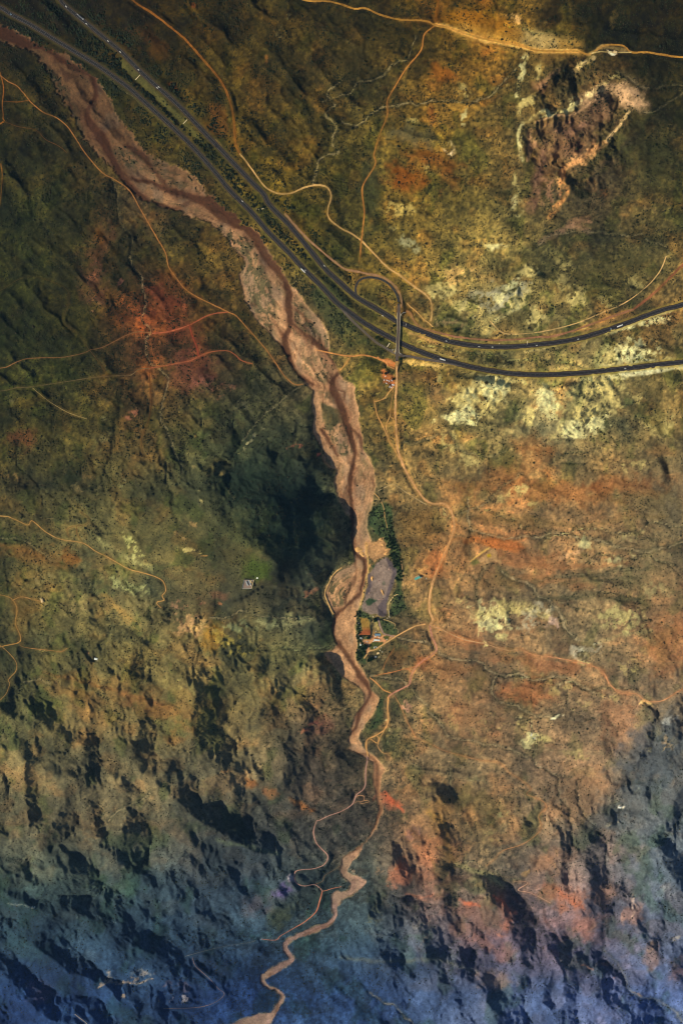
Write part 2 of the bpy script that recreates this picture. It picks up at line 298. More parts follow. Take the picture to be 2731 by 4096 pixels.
# gullies: course, width, depth, pale amount
GULLY = [
 (T(2, "-100,470 0,440 45,430 60,385 130,370 200,340 240,290 300,270 340,170"), 6, 2, .5),
 (T(2, "0,560 70,575 130,530 180,495 210,487 270,485 310,465 340,487 420,460 500,465 600,465 680,440 740,380 800,320"), 6, 2, .6),
 (T(1, "1568,370 1530,400 1500,430 1510,460 1545,480 1500,510 1495,530 1540,570 1525,660 1555,700 1480,720 1460,770 1440,820 1430,850"), 7, 2.5, .55),
 (T(1, "1500,540 1518,600 1512,650 1475,715 1450,800"), 20, 9, 0),
 (T(1, "520,820 540,900 545,960 560,1040 600,1080 600,1175") , 7, 3, .25),
 (T(1, "525,840 530,930 545,1010"), 22, 8, 0),
 (T(3, "600,0 615,60 650,100 655,170 670,200 655,270 660,310 690,340 670,400 680,470 700,500 760,545 775,570 755,640 740,700 740,760 770,800 800,900 830,950 835,1000"), 6, 3, .5),
 (T(6, "580,-60 580,0 590,70 620,90 700,115 760,125 840,110 910,115 970,95 1040,110 1100,120 1180,130 1260,165 1300,170 1400,180 1500,160 1568,140"), 6, 2, .55),
 (T(6, "600,90 580,160 590,210"), 14, 3, .1),
 (T(6, "735,265 770,300 850,325 880,350 905,390 950,405 980,440 1010,480 1030,540 1080,580"), 8, 2.5, .7),
 (T(6, "880,320 970,300 1090,290 1200,285 1260,265 1400,262"), 5, 2, .25),
 (T(6, "930,400 1050,390 1150,375 1300,400 1420,420"), 6, 2, .1),
 (T(6, "440,640 490,670 550,680 620,685 670,720 710,745 760,755 820,745 870,775 920,770 1010,755 1100,800 1180,835"), 6.5, 2.5, .6),
 (T(6, "320,800 350,850 390,890 420,940 470,990 490,1025 550,1045 610,1050 660,1070 720,1075 780,1095 850,1130"), 6, 2, .5),
 (T(6, "710,750 690,800 690,840 740,875 800,890 850,920 900,940 1000,935"), 6, 2, .55),
 (T(6, "260,580 330,590 390,600 430,630"), 5, 2, .7),
 (T(6, "130,750 200,760 280,770 300,800"), 5, 2, .6),
 (T(6, "660,255 620,330 625,430"), 5, 2, .3),
 (T(6, "290,1110 310,1150 360,1180"), 6, 2, .4),
 (T(4, "550,1180 650,1140 700,1090 760,1040 830,1000"), 5, 2, .35),
 (T(4, "760,880 700,920 600,910 540,890 500,820"), 5, 2, .3),
 (T(4, "280,855 340,860 400,840 440,820"), 4, 1, .4),
 (T(4, "1250,370 1190,430 1170,500"), 14, 5, 0),
 (T(4, "1130,540 1100,600 1090,670"), 12, 4, .1),
 (T(4, "830,660 790,740 770,760"), 16, 5, .05),
 (T(2, "1260,330 1300,345 1350,380 1400,410 1470,400 1568,390"), 8, 4, .3),
 (T(2, "1390,520 1430,515 1500,470 1568,425"), 8, 4, .3),
 (T(2, "900,1130 980,1075 1150,1065 1250,1075 1330,1080 1380,1070 1400,1110 1470,1125 1500,1160"), 5, 2, .4),
 (T(5, "0,120 100,130 170,170 250,230"), 6, 2, .35),
 (T(5, "960,490 1050,480 1110,450 1150,460 1200,480 1300,485 1430,490"), 5, 2, .5),
 (T(5, "180,25 320,40 450,30"), 5, 1, .3),
 (T(5, "110,780 180,770 230,790"), 6, 2, .4),
 (T(7, "690,110 650,150 590,175 540,200 500,240"), 5, 2, .5),
 (T(3, "0,1025 80,1050 200,1050 300,1070"), 6, 2, .1),
 (T(3, "1390,590 1350,620 1300,660 1200,740 1110,850"), 8, 3, .35),
 (T(8, "500,0 500,60 520,100 530,140"), 5, 2, .3),
 (T(8, "1310,1010 1370,1050 1470,1075 1568,1160"), 9, 3, .3),
 (T(8, "1200,830 1290,930 1310,1010"), 9, 4, .15),
 (T(8, "120,1030 200,1075 250,1090 290,1140 330,1175"), 6, 3, .4),
 (T(8, "300,60 250,130 240,200"), 5, 2, .1),
]
# ------------------------------------------------------------------ relief: ridge and valley courses (x, y, height in m) joined by a relaxed surface
FLAT = F("600,250 800,200 700,350 1000,300 1050,450 900,500 900,700 200,760 100,900 300,900 50,700 200,500 50,400 1300,720 1480,760 1000,880 600,250 1400,100 1100,100 1500,480 1000,640 860,900 870,1050 950,1000 1050,1080 1200,1060 1300,1150 1100,1250 1300,1300 1200,1380 1450,1300 1100,1500 1250,1550 1400,1500 1100,1650 1250,1700 1000,1700 1400,1650 1350,1780 1150,1850 930,1400 940,1250 980,1550 930,1660 1000,1780 300,300 100,250 450,500 430,900 300,800")
RID = """470,1110,90 500,1205,138 560,1243,168 610,1275,178 641,1299,172 600,1340,142 540,1370,90
430,1240,124 400,1330,88 360,1200,86 500,1290,132 300,1100,50
340,1300,58
707,1100,50 698,1124,52 699,1139,52 719,1166,50 739,1164,48 752,1179,46 763,1200,48 772,1215,50 772,1240,50 765,1262,44
720,1105,14 713,1125,14 716,1142,13 735,1160,13 760,1160,12 778,1183,10 798,1206,6 800,1230,5 798,1262,3
655,1372,52 690,1350,50 725,1325,50 750,1288,50 765,1262,44
570,1160,124 620,1150,102 665,1150,78
640,1205,134 690,1200,88
680,1262,124 722,1258,86
660,1388,26 700,1366,16 740,1334,8 762,1303,5 800,1285,2
520,1040,40 560,1000,34 600,960,26 660,930,16
520,1075,26 530,1050,18 552,1016,13 528,966,16
610,1038,40 632,1066,46 660,1090,52
628,1036,20 640,1050,22
716,925,16 712,950,16 713,985,16 725,1012,14
722,927,-2 719,950,-2 720,985,-2 733,1010,-2
690,1070,52 740,1085,36 755,1075,20
575,1406,38 650,1415,44 720,1420,36 748,1428,20
500,1395,30 440,1430,34 400,1400,22
560,1490,22 650,1500,18 740,1500,8
350,1470,22 300,1440,16 250,1400,18 200,1330,20
375,1571,52 420,1590,78 462,1620,84 470,1665,74 462,1690,62
500,1600,30 500,1640,32 492,1690,26 470,1720,26
540,1560,60 600,1550,54 625,1575,58 650,1545,52
545,1620,52 590,1650,44 640,1660,30
690,1545,24 700,1600,20 645,1630,24 560,1690,22 520,1720,22
735,1528,44 746,1540,48 748,1575,42 735,1610,28
764,1535,6 768,1575,6
780,1585,4 820,1620,3 790,1640,4
600,1690,34 680,1690,40 720,1680,34 760,1650,22
560,1750,40 640,1760,36 720,1760,30 780,1740,18
200,1480,34 260,1530,44 330,1600,50 380,1680,44
100,1500,28 150,1580,44 220,1640,52 300,1690,52
60,1560,24 120,1640,34 190,1700,36 260,1760,44
45,1700,62 60,1800,92 65,1910,66
20,1740,34 15,1820,36 20,1900,34
85,1730,42 75,1830,48 90,1885,42
150,1780,88 146,1850,98 140,1895,84 95,1940,52
165,1700,42 160,1760,52
172,1850,46 166,1925,36
170,1794,82 198,1850,94 202,1872,82
235,1770,42 225,1830,46 215,1885,40
205,1905,62 180,1950,70 166,1985,56
280,1864,88 295,1909,106 290,1949,96 270,1994,72
320,1900,44 330,1960,36 350,1994,33 300,2012,35
318,1764,92 345,1805,98 385,1830,102 425,1854,88
298,1795,46 330,1822,42
250,1774,88 280,1812,94 298,1822,76
0,1984,26 50,1979,26 80,1964,28 125,1939,30 165,1914,32 210,1894,35 250,1884,38 280,1855,42 340,1824,48 380,1870,42
0,2009,52 75,1999,62 125,1989,72 185,2004,80 185,2032,56
230,2018,38 280,2028,40
425,1854,88 475,1894,82 500,1924,76 575,1944,66 640,1964,50 670,1974,38
470,1855,42 560,1900,33 620,1925,28 700,1900,16 740,1940,10
450,1955,34 520,2000,34 600,2012,32
400,2012,60 480,2004,58 540,2020,44
50,2080,84 150,2100,64 230,2110,74 330,2130,52 420,2090,62 500,2060,40
0,2060,50 100,2060,44 200,2070,40 300,2060,44
240,2186,92 270,2180,98 300,2182,90 330,2205,88 357,2235,70
228,2262,44 262,2270,42 292,2270,42 345,2258,44
590,2120,44 650,2060,48 690,2035,40
548,2110,14 572,2070,18 610,2030,26
560,2152,10 640,2130,12 700,2080,12 720,2060,10
40,2180,66 100,2220,84 160,2260,70
60,2270,40 150,2320,50 230,2300,44
100,2330,100 200,2345,66 300,2330,84 400,2325,56 500,2260,40
420,2180,36 500,2180,26 600,2180,12
1200,1970,6 1120,1994,8
1560,1780,120 1510,1880,108 1480,1960,124 1530,2050,150 1562,1950,130
1430,1850,40 1470,1820,56 1520,1790,80
1380,1890,36 1440,1890,54 1490,1870,70
1350,1930,26 1400,1925,50 1450,1930,70
1420,1870,24 1460,1855,40
1370,1910,20 1430,1910,36
1034,1979,8 1114,1994,8 1154,2044,10 1184,2064,12 1244,2089,18 1269,2139,24 1299,2174,28
1224,1964,52 1199,2004,46 1198,2022,26
1242,1985,22 1246,2040,26
1284,1959,64 1276,2009,62 1268,2042,48
1312,1972,28 1306,2032,36
1334,1964,70 1336,2010,76 1320,2062,68 1296,2070,44
1355,1980,44 1350,2010,48
1372,1990,90 1358,2045,92 1390,2104,96 1382,2150,84
1384,1999,50 1376,2044,46 1411,2099,42 1401,2154,38 1383,2181,34
1428,1990,100 1412,2040,106 1440,2080,116 1432,2160,96 1450,2200,84
1320,2090,80 1345,2130,74 1360,2170,60
1300,2110,40 1320,2150,38
1079,2059,54 1134,2064,60 1167,2107,70 1162,2144,72 1207,2189,62
1182,2082,24 1196,2134,22 1224,2174,26
1094,2138,62 1112,2160,60
1122,2120,30 1130,2170,28 1105,2185,32
1000,2060,40 1030,2100,52 1040,2140,48
880,1986,40 925,1985,66 937,2030,58
958,2000,30 953,2055,20
1000,1980,40 990,2030,46 1020,2020,36
849,2030,6 920,2066,10 984,2062,14 1084,2048,18
860,2060,40 905,2090,66 917,2130,70 907,2180,62
926,2110,26 932,2178,26
950,2120,60 975,2150,78 993,2190,66
1010,2192,22 1040,2172,22
1066,2150,58 1062,2190,52
1080,2180,30 1078,2210,34
784,2200,46 890,2214,62 1000,2210,66 1094,2229,64 1110,2280,56
790,2250,16 840,2240,22 850,2290,20 950,2335,24
900,2232,60 1000,2270,74 1100,2312,64 1180,2350,50
1130,2240,30 1140,2300,32
1204,2220,64 1190,2330,40
1222,2230,32 1214,2335,24
1250,2215,70 1240,2330,46
1277,2240,38 1262,2330,26
1302,2200,76 1292,2260,76 1270,2345,50
1384,2181,34 1429,2229,28 1439,2274,26 1519,2304,22 1568,2352,18
1400,2250,66 1350,2310,62 1420,2335,60
1330,2230,40 1320,2330,34
1500,2200,112 1540,2260,92 1490,2270,52
1480,2120,70 1520,2130,90 1560,2120,110
1470,2060,80 1490,2020,90
1560,2190,70 1520,2180,72
1000,1828,36 1014,1880,48 1020,1930,42 1032,1968,24
1042,1900,18 1060,1960,16
950,1860,24 960,1930,22
1510,1036,24 1524,1100,26 1532,1130,18
1532,1056,8 1546,1112,8
1562,1040,60 1568,1120,50
1206,278,16 1199,320,18 1209,370,16 1213,430,12 1200,490,8
1224,300,2 1222,380,-2 1225,420,-2 1230,452,-2
1290,330,0 1330,280,2 1260,420,-4
1290,148,24 1262,190,26 1236,214,24 1222,228,18
1302,152,2 1276,195,-2 1246,222,0
1289,199,16 1272,226,18 1244,240,14
1299,203,0 1285,231,-2 1254,249,0
1444,260,22 1404,310,24 1314,380,18 1286,402,18
1432,258,4 1392,306,2 1302,376,-2 1276,398,-2
1219,270,22 1284,260,24 1349,230,26 1409,175,26 1434,185,26 1479,248,22
1236,290,6 1290,282,6 1360,250,8 1400,220,10 1430,230,8
1114,638,26 1150,660,30 1160,682,20
1134,688,8 1104,680,8
1104,1000,20 1110,1014,20
1122,1012,2 1116,1024,2
1190,1446,12 1188,1462,10
1203,1452,-2 1198,1464,-2
1228,625,12 1234,640,14
1244,628,0"""
GRID2 = """225,390,30 270,430,44 318,488,58 336,520,56 305,590,44
345,560,22 325,620,22 380,590,26
200,470,34 208,500,36 216,545,30
236,505,18 240,540,16
380,640,58 440,655,86 466,690,94 468,740,80 460,775,62
500,770,24 515,730,26 550,700,28 600,650,26 625,620,20
540,760,40 590,705,62 625,650,66 650,610,50
655,660,30 650,700,26 660,720,24
690,620,52 700,660,50 680,700,40
712,650,28 705,690,24
738,600,46 746,620,52 749,655,46 740,690,28
600,730,44 650,722,46 700,730,38 760,760,20
440,905,60 500,930,44 560,930,34 620,920,30
480,860,58 560,850,54 640,870,40 700,860,28
400,800,60 460,800,56 540,800,48 620,810,40 700,800,30
330,700,40 380,760,34 420,790,34
60,700,52 120,760,60 200,800,66
0,1150,40 60,1190,52 140,1240,62 230,1300,48
30,1120,28 100,1170,34 180,1220,40
0,1230,34 60,1280,40 140,1340,44
300,1110,62 360,1150,54 430,1170,40 520,1180,26
280,1180,44 340,1210,40 420,1230,28
360,1260,56 420,1290,44 480,1310,26
880,1290,30 960,1300,40 1060,1330,44
1180,960,36 1210,1000,40
1460,1120,86 1400,1180,70 1380,1230,64
1500,1080,100 1540,1140,96 1520,1200,84"""
ROLL = """430,1060,20 380,1000,26 330,960,18
270,640,12 230,700,12
1060,880,24 1130,860,30 1010,960,16
1300,880,34 1290,960,30 1240,960,24
1400,830,14 1460,790,12
1480,900,24 1430,990,20"""

def relief():
    g0 = 12.0
    x0, x1, y0, y1 = X0 - 60, X1 + 60, Y0 - 60, Y1 + 60
    cons = []
    for x, y in FLAT: cons.append([(x, y, 0.0)])
    for line in (RID + "\n" + ROLL).split("\n"):
        cons.append(F(line))
    for line in GRID2.split("\n"):
        cons.append([(x, y + 1600, h) for x, y, h in F(line)])
    for p in (HW_A, HW_B, LOOP):
        cons.append([(q[0], q[1], 0.0) for q in p])
    for nm, p, w, c in ROADS:
        if w >= 8.4: cons.append([(q[0], q[1], 0.0) for q in p])
    n = len(WASH)
    cons.append([(q[0], q[1], 0.0) for q in WASH]); cons.append([(q[0], q[1], 0.0) for q in LOWER])
    lv = [96, 48, 24, 12]
    H = None
    for g in lv:
        nx = int((x1 - x0) / g) + 1; ny = int((y1 - y0) / g) + 1
        S = np.zeros((ny, nx)); W = np.zeros((ny, nx))
        for c in cons:
            c = np.array(c, float)
            if len(c) > 1:
                seg = []
                for a, b in zip(c[:-1], c[1:]):
                    k = max(2, int(np.hypot(*(b - a)[:2]) / (g * .7)) + 1)
                    seg.append(a + (b - a) * np.linspace(0, 1, k)[:, None])
                c = np.vstack(seg)
            ix = np.round((c[:, 0] - x0) / g).astype(int); iy = np.round((c[:, 1] - y0) / g).astype(int)
            ok = (ix >= 0) & (ix < nx) & (iy >= 0) & (iy < ny)
            np.add.at(S, (iy[ok], ix[ok]), c[ok, 2]); np.add.at(W, (iy[ok], ix[ok]), 1)
        fix = W > 0
        V = np.where(fix, S / np.maximum(W, 1), 0)
        if H is None: Hn = np.zeros((ny, nx))
        else:
            yy = np.linspace(0, H.shape[0] - 1.001, ny); xx = np.linspace(0, H.shape[1] - 1.001, nx)
            yi = yy.astype(int); xi = xx.astype(int); fy = (yy - yi)[:, None]; fx = (xx - xi)[None]
            Hn = (H[yi][:, xi] * (1 - fx) + H[yi][:, xi + 1] * fx) * (1 - fy) + (H[yi + 1][:, xi] * (1 - fx) + H[yi + 1][:, xi + 1] * fx) * fy
        H = np.where(fix, V, Hn)
        for it in range(300 if g > 12 else 160):
            e = np.pad(H, 1, mode='edge')
            L = (e[:-2, 1:-1] + e[2:, 1:-1] + e[1:-1, :-2] + e[1:-1, 2:]) / 4
            H = np.where(fix, V, L)
    for it in range(4):
        e = np.pad(H, 1, mode='edge')
        H = .5 * H + .125 * (e[:-2, 1:-1] + e[2:, 1:-1] + e[1:-1, :-2] + e[1:-1, 2:])
    return H, x0, y0, 12.0

def bil(H, fx, fy):
    fx = np.clip(fx, 0, H.shape[1] - 1.001); fy = np.clip(fy, 0, H.shape[0] - 1.001)
    xi = fx.astype(int); yi = fy.astype(int); fx = fx - xi; fy = fy - yi
    return (H[yi, xi] * (1 - fx) + H[yi, xi + 1] * fx) * (1 - fy) + (H[yi + 1, xi] * (1 - fx) + H[yi + 1, xi + 1] * fx) * fy

HC, hx0, hy0, hg = relief()
XH = X + 14 * fbm(X / 34, Y / 34, 21, 3); YH = Y + 14 * fbm(X / 34, Y / 34, 25, 3)
HC = np.where(HC > 0, HC * .92, HC)                   # hills stand about 150 m over the wash
H = bil(HC, (XH - hx0) / hg, (YH - hy0) / hg).astype(np.float32)
WASHS = smooth(WASH, 12)
wash_f = poly_field(WASHS, XS, YS, 60) + .8 * sst(3250, 3500, Y)
wash_f = np.minimum(wash_f, line_field(smooth(LOWER, 10), LOWER_W, 200, XS, YS))
wash = sst(2, -3, wash_f + (34 * fbm(X / 12, Y / 12, 19, 4, .7) + 20 * fbm(X / 40, Y / 40, 20, 3)) * sst(1500, 700, Y))
mtn = sst(6, 38, H) * sst(2, 40, wash_f)
# running water: carve dendritic valleys into the hills (stream-power incision on a coarser sheet)
def erode(Hf, strength, n_it=26):
    st = 2
    h = Hf[::st, ::st].astype(np.float64).copy(); K = strength[::st, ::st]
    ny, nx = h.shape
    h += K * fbm(X[::st, ::st] / 70, Y[::st, ::st] / 70, 27, 5, .6) * 24
    idx_ = np.arange(ny * nx).reshape(ny, nx)
    cell = G * st * SCALE
    offs = [(-1, 0, 1), (1, 0, 1), (0, -1, 1), (0, 1, 1), (-1, -1, 1.414), (-1, 1, 1.414), (1, -1, 1.414), (1, 1, 1.414)]
    for it in range(n_it):
        e = np.pad(h, 1, mode='edge'); ip = np.pad(idx_, 1, mode='edge')
        best = np.full(h.shape, -1e9); rec = idx_.copy(); low = np.full(h.shape, 1e9)
        for dy, dx, L in offs:
            q = e[1 + dy:ny + 1 + dy, 1 + dx:nx + 1 + dx]; sl = (h - q) / (L * cell)
            m = sl > best
            best = np.where(m, sl, best); rec = np.where(m, ip[1 + dy:ny + 1 + dy, 1 + dx:nx + 1 + dx], rec); low = np.minimum(low, q)
        pit = best <= 0
        rec = np.where(pit, idx_, rec)
        r = rec.ravel(); A = np.ones(ny * nx)
        src_ = (~pit).ravel()
        for k in range(70):
            A = 1 + np.bincount(r[src_], A[src_], ny * nx)
        A = A.reshape(ny, nx)
        dz = K * .05 * np.sqrt(np.minimum(A, 900)) * np.clip(best, 0, 1.2)
        dz = np.minimum(dz, .55 * np.maximum(h - low, 0))
        h = np.where(pit, low + .02, h - dz)
        e = np.pad(h, 1, mode='edge')
        h += K * .035 * (e[:-2, 1:-1] + e[2:, 1:-1] + e[1:-1, :-2] + e[1:-1, 2:] - 4 * h)
    TALUS = .52
    tal = K > .2                                          # loose slopes settle at about 30 degrees
    for it in range(110):
        for dy, dx in ((1, 0), (0, 1)):
            d = np.roll(h, (-dy, -dx), (0, 1)) - h
            ex = (np.sign(d) * np.maximum(np.abs(d) - TALUS * cell, 0) * .28) * tal
            if dy: ex[-1] = 0
            else: ex[:, -1] = 0
            h += ex; h -= np.roll(ex, (dy, dx), (0, 1))
    yy = np.clip(np.arange(NY) / st, 0, ny - 1.001)[:, None] + 0 * gx[None]; xx = np.clip(np.arange(NX) / st, 0, nx - 1.001)[None] + 0 * gy[:, None]
    return bil(h, xx, yy).astype(np.float32)
calm = zoneH = sst(1.0, .5, np.hypot((X - 1120) / 300, (Y - 2110) / 330))   # the smooth hill above the gorge
calm = np.maximum(calm, sst(1.0, .5, np.hypot((X - 830) / 330, (Y - 2250) / 300)))
soft_ = sst(1.0, .4, np.hypot((X - 900) / 620, (Y - 3720) / 280))
def streak(ang, wl, st, seed):
    u, v = rot(XW, YW, -ang)                           # u along the grain of the spurs
    return ridged(u / (wl * st), v / wl, seed, 4, .5) - .42
def facet(ang, wl, st, seed):
    u, v = rot(XW, YW, -ang)                           # straight-sided spurs: even slopes from crest to gully
    n1 = 1 - np.abs(2 * vn(u / (wl * st), v / wl, seed) - 1)
    n2 = 1 - np.abs(2 * vn(u / (wl * st * .5) + 9.3, v / (wl * .47) + 4.1, seed + 1) - 1)
    return n1 * .72 + n2 * .28 * (.3 + n1) - .45
lower = sst(3150, 3450, Y); rightside = sst(1250, 1500, X)
spur = (1 - lower) * 40 * facet(1.9, 110, 1.8, 32) + lower * (1 - rightside) * 42 * facet(.55, 115, 2.4, 33) + lower * rightside * 60 * facet(1.2, 130, 2.0, 34)
spur = spur + lower * 18 * facet(1.0, 50, 1.9, 36) + (1 - lower) * 13 * facet(1.5, 46, 1.9, 38)
EK = mtn * (1 - .8 * calm) * (1 - .45 * soft_) * sst(14, 60, np.abs(wash_f)) * (1 - .75 * sst(2500, 2300, Y))
H += EK * spur * sst(2550, 3050, Y)
canyon = sst(1.0, .5, np.hypot((X - 2290) / 270, (Y - 520) / 360))   # badlands at the upper right
H += canyon * (26 * facet(1.0, 74, 1.7, 40) + 9 * facet(1.5, 32, 1.6, 42))
EK = np.maximum(EK, .7 * canyon)
H = erode(H, EK)
def blur(A, r):
    for ax in (0, 1):
        for it in range(2):
            c = np.cumsum(np.pad(A, [(r + 1, r) if k == ax else (0, 0) for k in (0, 1)], mode='edge'), axis=ax)
            n = A.shape[ax]
            A = (np.take(c, range(2 * r + 1, 2 * r + 1 + n), axis=ax) - np.take(c, range(0, n), axis=ax)) / (2 * r + 1)
    return A
H = H + EK * .2 * (H - blur(H, 14)).astype(np.float32)   # crisper crests and gullies
far = sst(3150, 3900, Y)                               # the larger hills beyond
r2 = ridged(XW / 62, YW / 50, 35, 4, .55)
H += mtn * (1 - .6 * calm) * (r2 - .35) * 7
far_ = sst(3000, 3400, Y)
pl = sst(8, 90, np.abs(wash_f))
H += (mtn * (.50 + .12 * far_) * (1 - .55 * calm) * (.45 + .55 * sst(2350, 2800, Y)) + .9 * canyon + .14 * pl) * (8.5 * facet(1.45, 25, 2.0, 81) + 4.0 * facet(.8, 13, 1.7, 83))   # rills
H += (1 - mtn) * pl * (fbm(X / 210, Y / 210, 41, 4) * 16 + sst(1300, 1700, X) * facet(.16, 78, 3.2, 45) * 11 + sst(1700, 1300, X) * facet(.8, 84, 2.2, 47) * 13)
H += (1 - wash) * (fbm(X / 26, Y / 26, 51, 4, .6) * (3.0 - .4 * mtn * (1 - .5 * calm)))
# outcrops get their relief in c_colour through 'rock'

# level benches under roads
def bench(H, course, width, reach, lift=0.0, ends=None):
    c = smooth(course, 14)
    hh = bil(H, (c[:, 0] - X0) / G, (c[:, 1] - Y0) / G)
    k = 9 if width > 8 else 3
    hp = np.pad(hh, k, mode='edge')
    hs = np.array([hp[i:i + 2 * k + 1].mean() for i in range(len(hh))]) + lift
    if ends is not None: hs = ends(c, hs)
    f = np.full((NY, NX), 1e3, np.float32); hv = np.zeros((NY, NX), np.float32)
    for i in range(len(c) - 1):
        a, b = c[i], c[i + 1]
        r = reach + width
        s = win(min(a[0], b[0]) - r, max(a[0], b[0]) + r, min(a[1], b[1]) - r, max(a[1], b[1]) + r)
        if s is None: continue
        d = b - a; L = max(d @ d, 1e-6)
        px = X[s] - a[0]; py = Y[s] - a[1]
        t = np.clip((px * d[0] + py * d[1]) / L, 0, 1)
        dist = np.hypot(px - t * d[0], py - t * d[1]) - width / 2
        m = dist < f[s]
        f[s] = np.where(m, dist, f[s]); hv[s] = np.where(m, hs[i] + (hs[i + 1] - hs[i]) * t, hv[s])
    a = sst(reach, G * 1.2, f)
    return H * (1 - a) + hv * a, f

road_f = np.full((NY, NX), 1e3, np.float32)
for nm, c, w, col in ROADS:
    if nm == "footpath": continue
    H, f = bench(H, c, w, 14 if w < 8 else 18)
    road_f = np.minimum(road_f, f)
for c, w in ((HW_A, 19), (HW_B, 19), (LOOP, 11), (OFFR, 11), (ONR, 11)):
    H, f = bench(H, c, w, 44, 1.4)
    road_f = np.minimum(road_f, f)
HWH = float(bil(H, np.array([(1593 - X0) / G]), np.array([(1290 - Y0) / G]))[0])
HWH2 = float(bil(H, np.array([(1590 - X0) / G]), np.array([(1367 - Y0) / G]))[0])
DECK = max(HWH, HWH2) + 5.0
# approach embankments at both ends of the overpass
def mound(H, cx, cy, rx, ry, top):
    d = np.sqrt(((X - cx) / rx) ** 2 + ((Y - cy) / ry) ** 2)
    a = sst(1.0, .35, d)
    return np.maximum(H, H * (1 - a) + top * a)
H = mound(H, 1595, 1252, 24, 34, DECK - .4)
H = mound(H, 1598, 1236, 30, 30, DECK - .6)
H = mound(H, 1588, 1412, 26, 24, DECK - .4)
H = mound(H, 1586, 1432, 24, 36, DECK - 1.2)
H = mound(H, 1592, 1326, 14, 14, (HWH + HWH2) / 2)
H, _ = bench(H, [(1594, 1222), (1594, 1258)], 13, 10)
H, _ = bench(H, [(1588, 1404), (1587, 1450)], 14, 10)

# drainage threads: where water gathers on its way to the wash
def drainage():
    st = 2
    h = blur(H, 3)[::st, ::st].astype(np.float64); ny, nx = h.shape
    wp = np.vstack([WASHS[::6], smooth(LOWER, 60)]); d2 = np.full(h.shape, 1e9)
    xs, ys = X[::st, ::st], Y[::st, ::st]
    for p in wp: d2 = np.minimum(d2, (xs - p[0]) ** 2 + (ys - p[1]) ** 2)
    h = h + .022 * np.sqrt(d2) + 2.2 * fbm(xs / 46, ys / 46, 55, 4)
    ids = np.arange(ny * nx).reshape(ny, nx); ip = np.pad(ids, 1, mode='edge')
    offs = [(-1, 0, 1), (1, 0, 1), (0, -1, 1), (0, 1, 1), (-1, -1, 1.414), (-1, 1, 1.414), (1, -1, 1.414), (1, 1, 1.414)]
    for it in range(260):                                # fill pits so that threads run on
        e = np.pad(h, 1, mode='edge')
        low = np.min([e[1 + dy:ny + 1 + dy, 1 + dx:nx + 1 + dx] for dy, dx, L in offs], axis=0)
        pit = h <= low
        if pit.sum() < 50: break
        h = np.where(pit, low + .03, h)
    e = np.pad(h, 1, mode='edge'); best = np.zeros(h.shape); rec = ids.copy()
    for dy, dx, L in offs:
        sl = (h - e[1 + dy:ny + 1 + dy, 1 + dx:nx + 1 + dx]) / L
        m = sl > best
        best = np.where(m, sl, best); rec = np.where(m, ip[1 + dy:ny + 1 + dy, 1 + dx:nx + 1 + dx], rec)
    r = rec.ravel(); ok = r != np.arange(ny * nx); A = np.ones(ny * nx)
    for k in range(260): A = 1 + np.bincount(r[ok], A[ok], ny * nx)
    A = np.log(A).reshape(ny, nx)
    xx = (X - X0) / G / st + 1.1 * fbm(X / 13, Y / 13, 57, 3); yy = (Y - Y0) / G / st + 1.1 * fbm(X / 13, Y / 13, 59, 3)
    return bil(A, xx, yy).astype(np.float32)
# no slope leans out over itself: faces towards the near side stay gentler than the line of sight
gyw = P(np.full(NY, 1365.5), gy, np.zeros(NY))[:, 1]
cap = (np.abs(np.gradient(gyw)) / np.tan(np.maximum(TILT + np.arctan((gy - 2048) / 2048 * TH), .15)) * .62).astype(np.float32)
Ha = H.copy(); Hb = H.copy()
for i in range(NY - 1): Ha[i + 1] = np.minimum(Ha[i + 1], Ha[i] + cap[i])
for i in range(NY - 2, -1, -1): Hb[i] = np.maximum(Hb[i], Hb[i + 1] - cap[i])
H = (Ha + Hb) / 2
DRA = drainage()
thread = sst(3.0, 5.6, DRA) * sst(4, 10, wash_f) * sst(2, 8, road_f)
H = H - thread * (1.4 + 2.0 * mtn)

# the wash: cut below the plain, channels cut below the bars
H = H - wash * 3.2 - sst(0, -30, wash_f) * .8
chan = np.zeros((NY, NX), np.float32)
for s, w, k in CHAN:
    c = smooth(pts(s), 14)
    f = line_field(c, np.array(w) * (1.35 if c[0, 1] < 900 else 1.08), 8, XS, YS)
    a = sst(7.0, -4.0, f + 5 * fbm(wash_f / 7, (Y + .6 * X) / 80, 63, 3)) * k
    chan = np.maximum(chan, a)
H -= chan * 1.3
bars = fbm(*[v / 24 for v in rot(X * 1, Y * .32, .0)], 61, 4)
H += wash * (1 - chan) * bars * 1.2
gully = np.zeros((NY, NX), np.float32); gpale = np.zeros((NY, NX), np.float32)
for c, w, dp, pale in GULLY:
    cs = smooth(c, 14)
    xx = X + 16 * fbm(X / 22, Y / 22, 71, 3); yy = Y + 16 * fbm(X / 22, Y / 22, 73, 3)
    f = line_field(cs, w * .55, 26, xx, yy)
    H -= dp * sst(w * 1.3, -1, f) * .5
    gully = np.maximum(gully, sst(w * 1.6 + 6, 0, f))
    gpale = np.maximum(gpale, pale * sst(3.6, -.5, f))
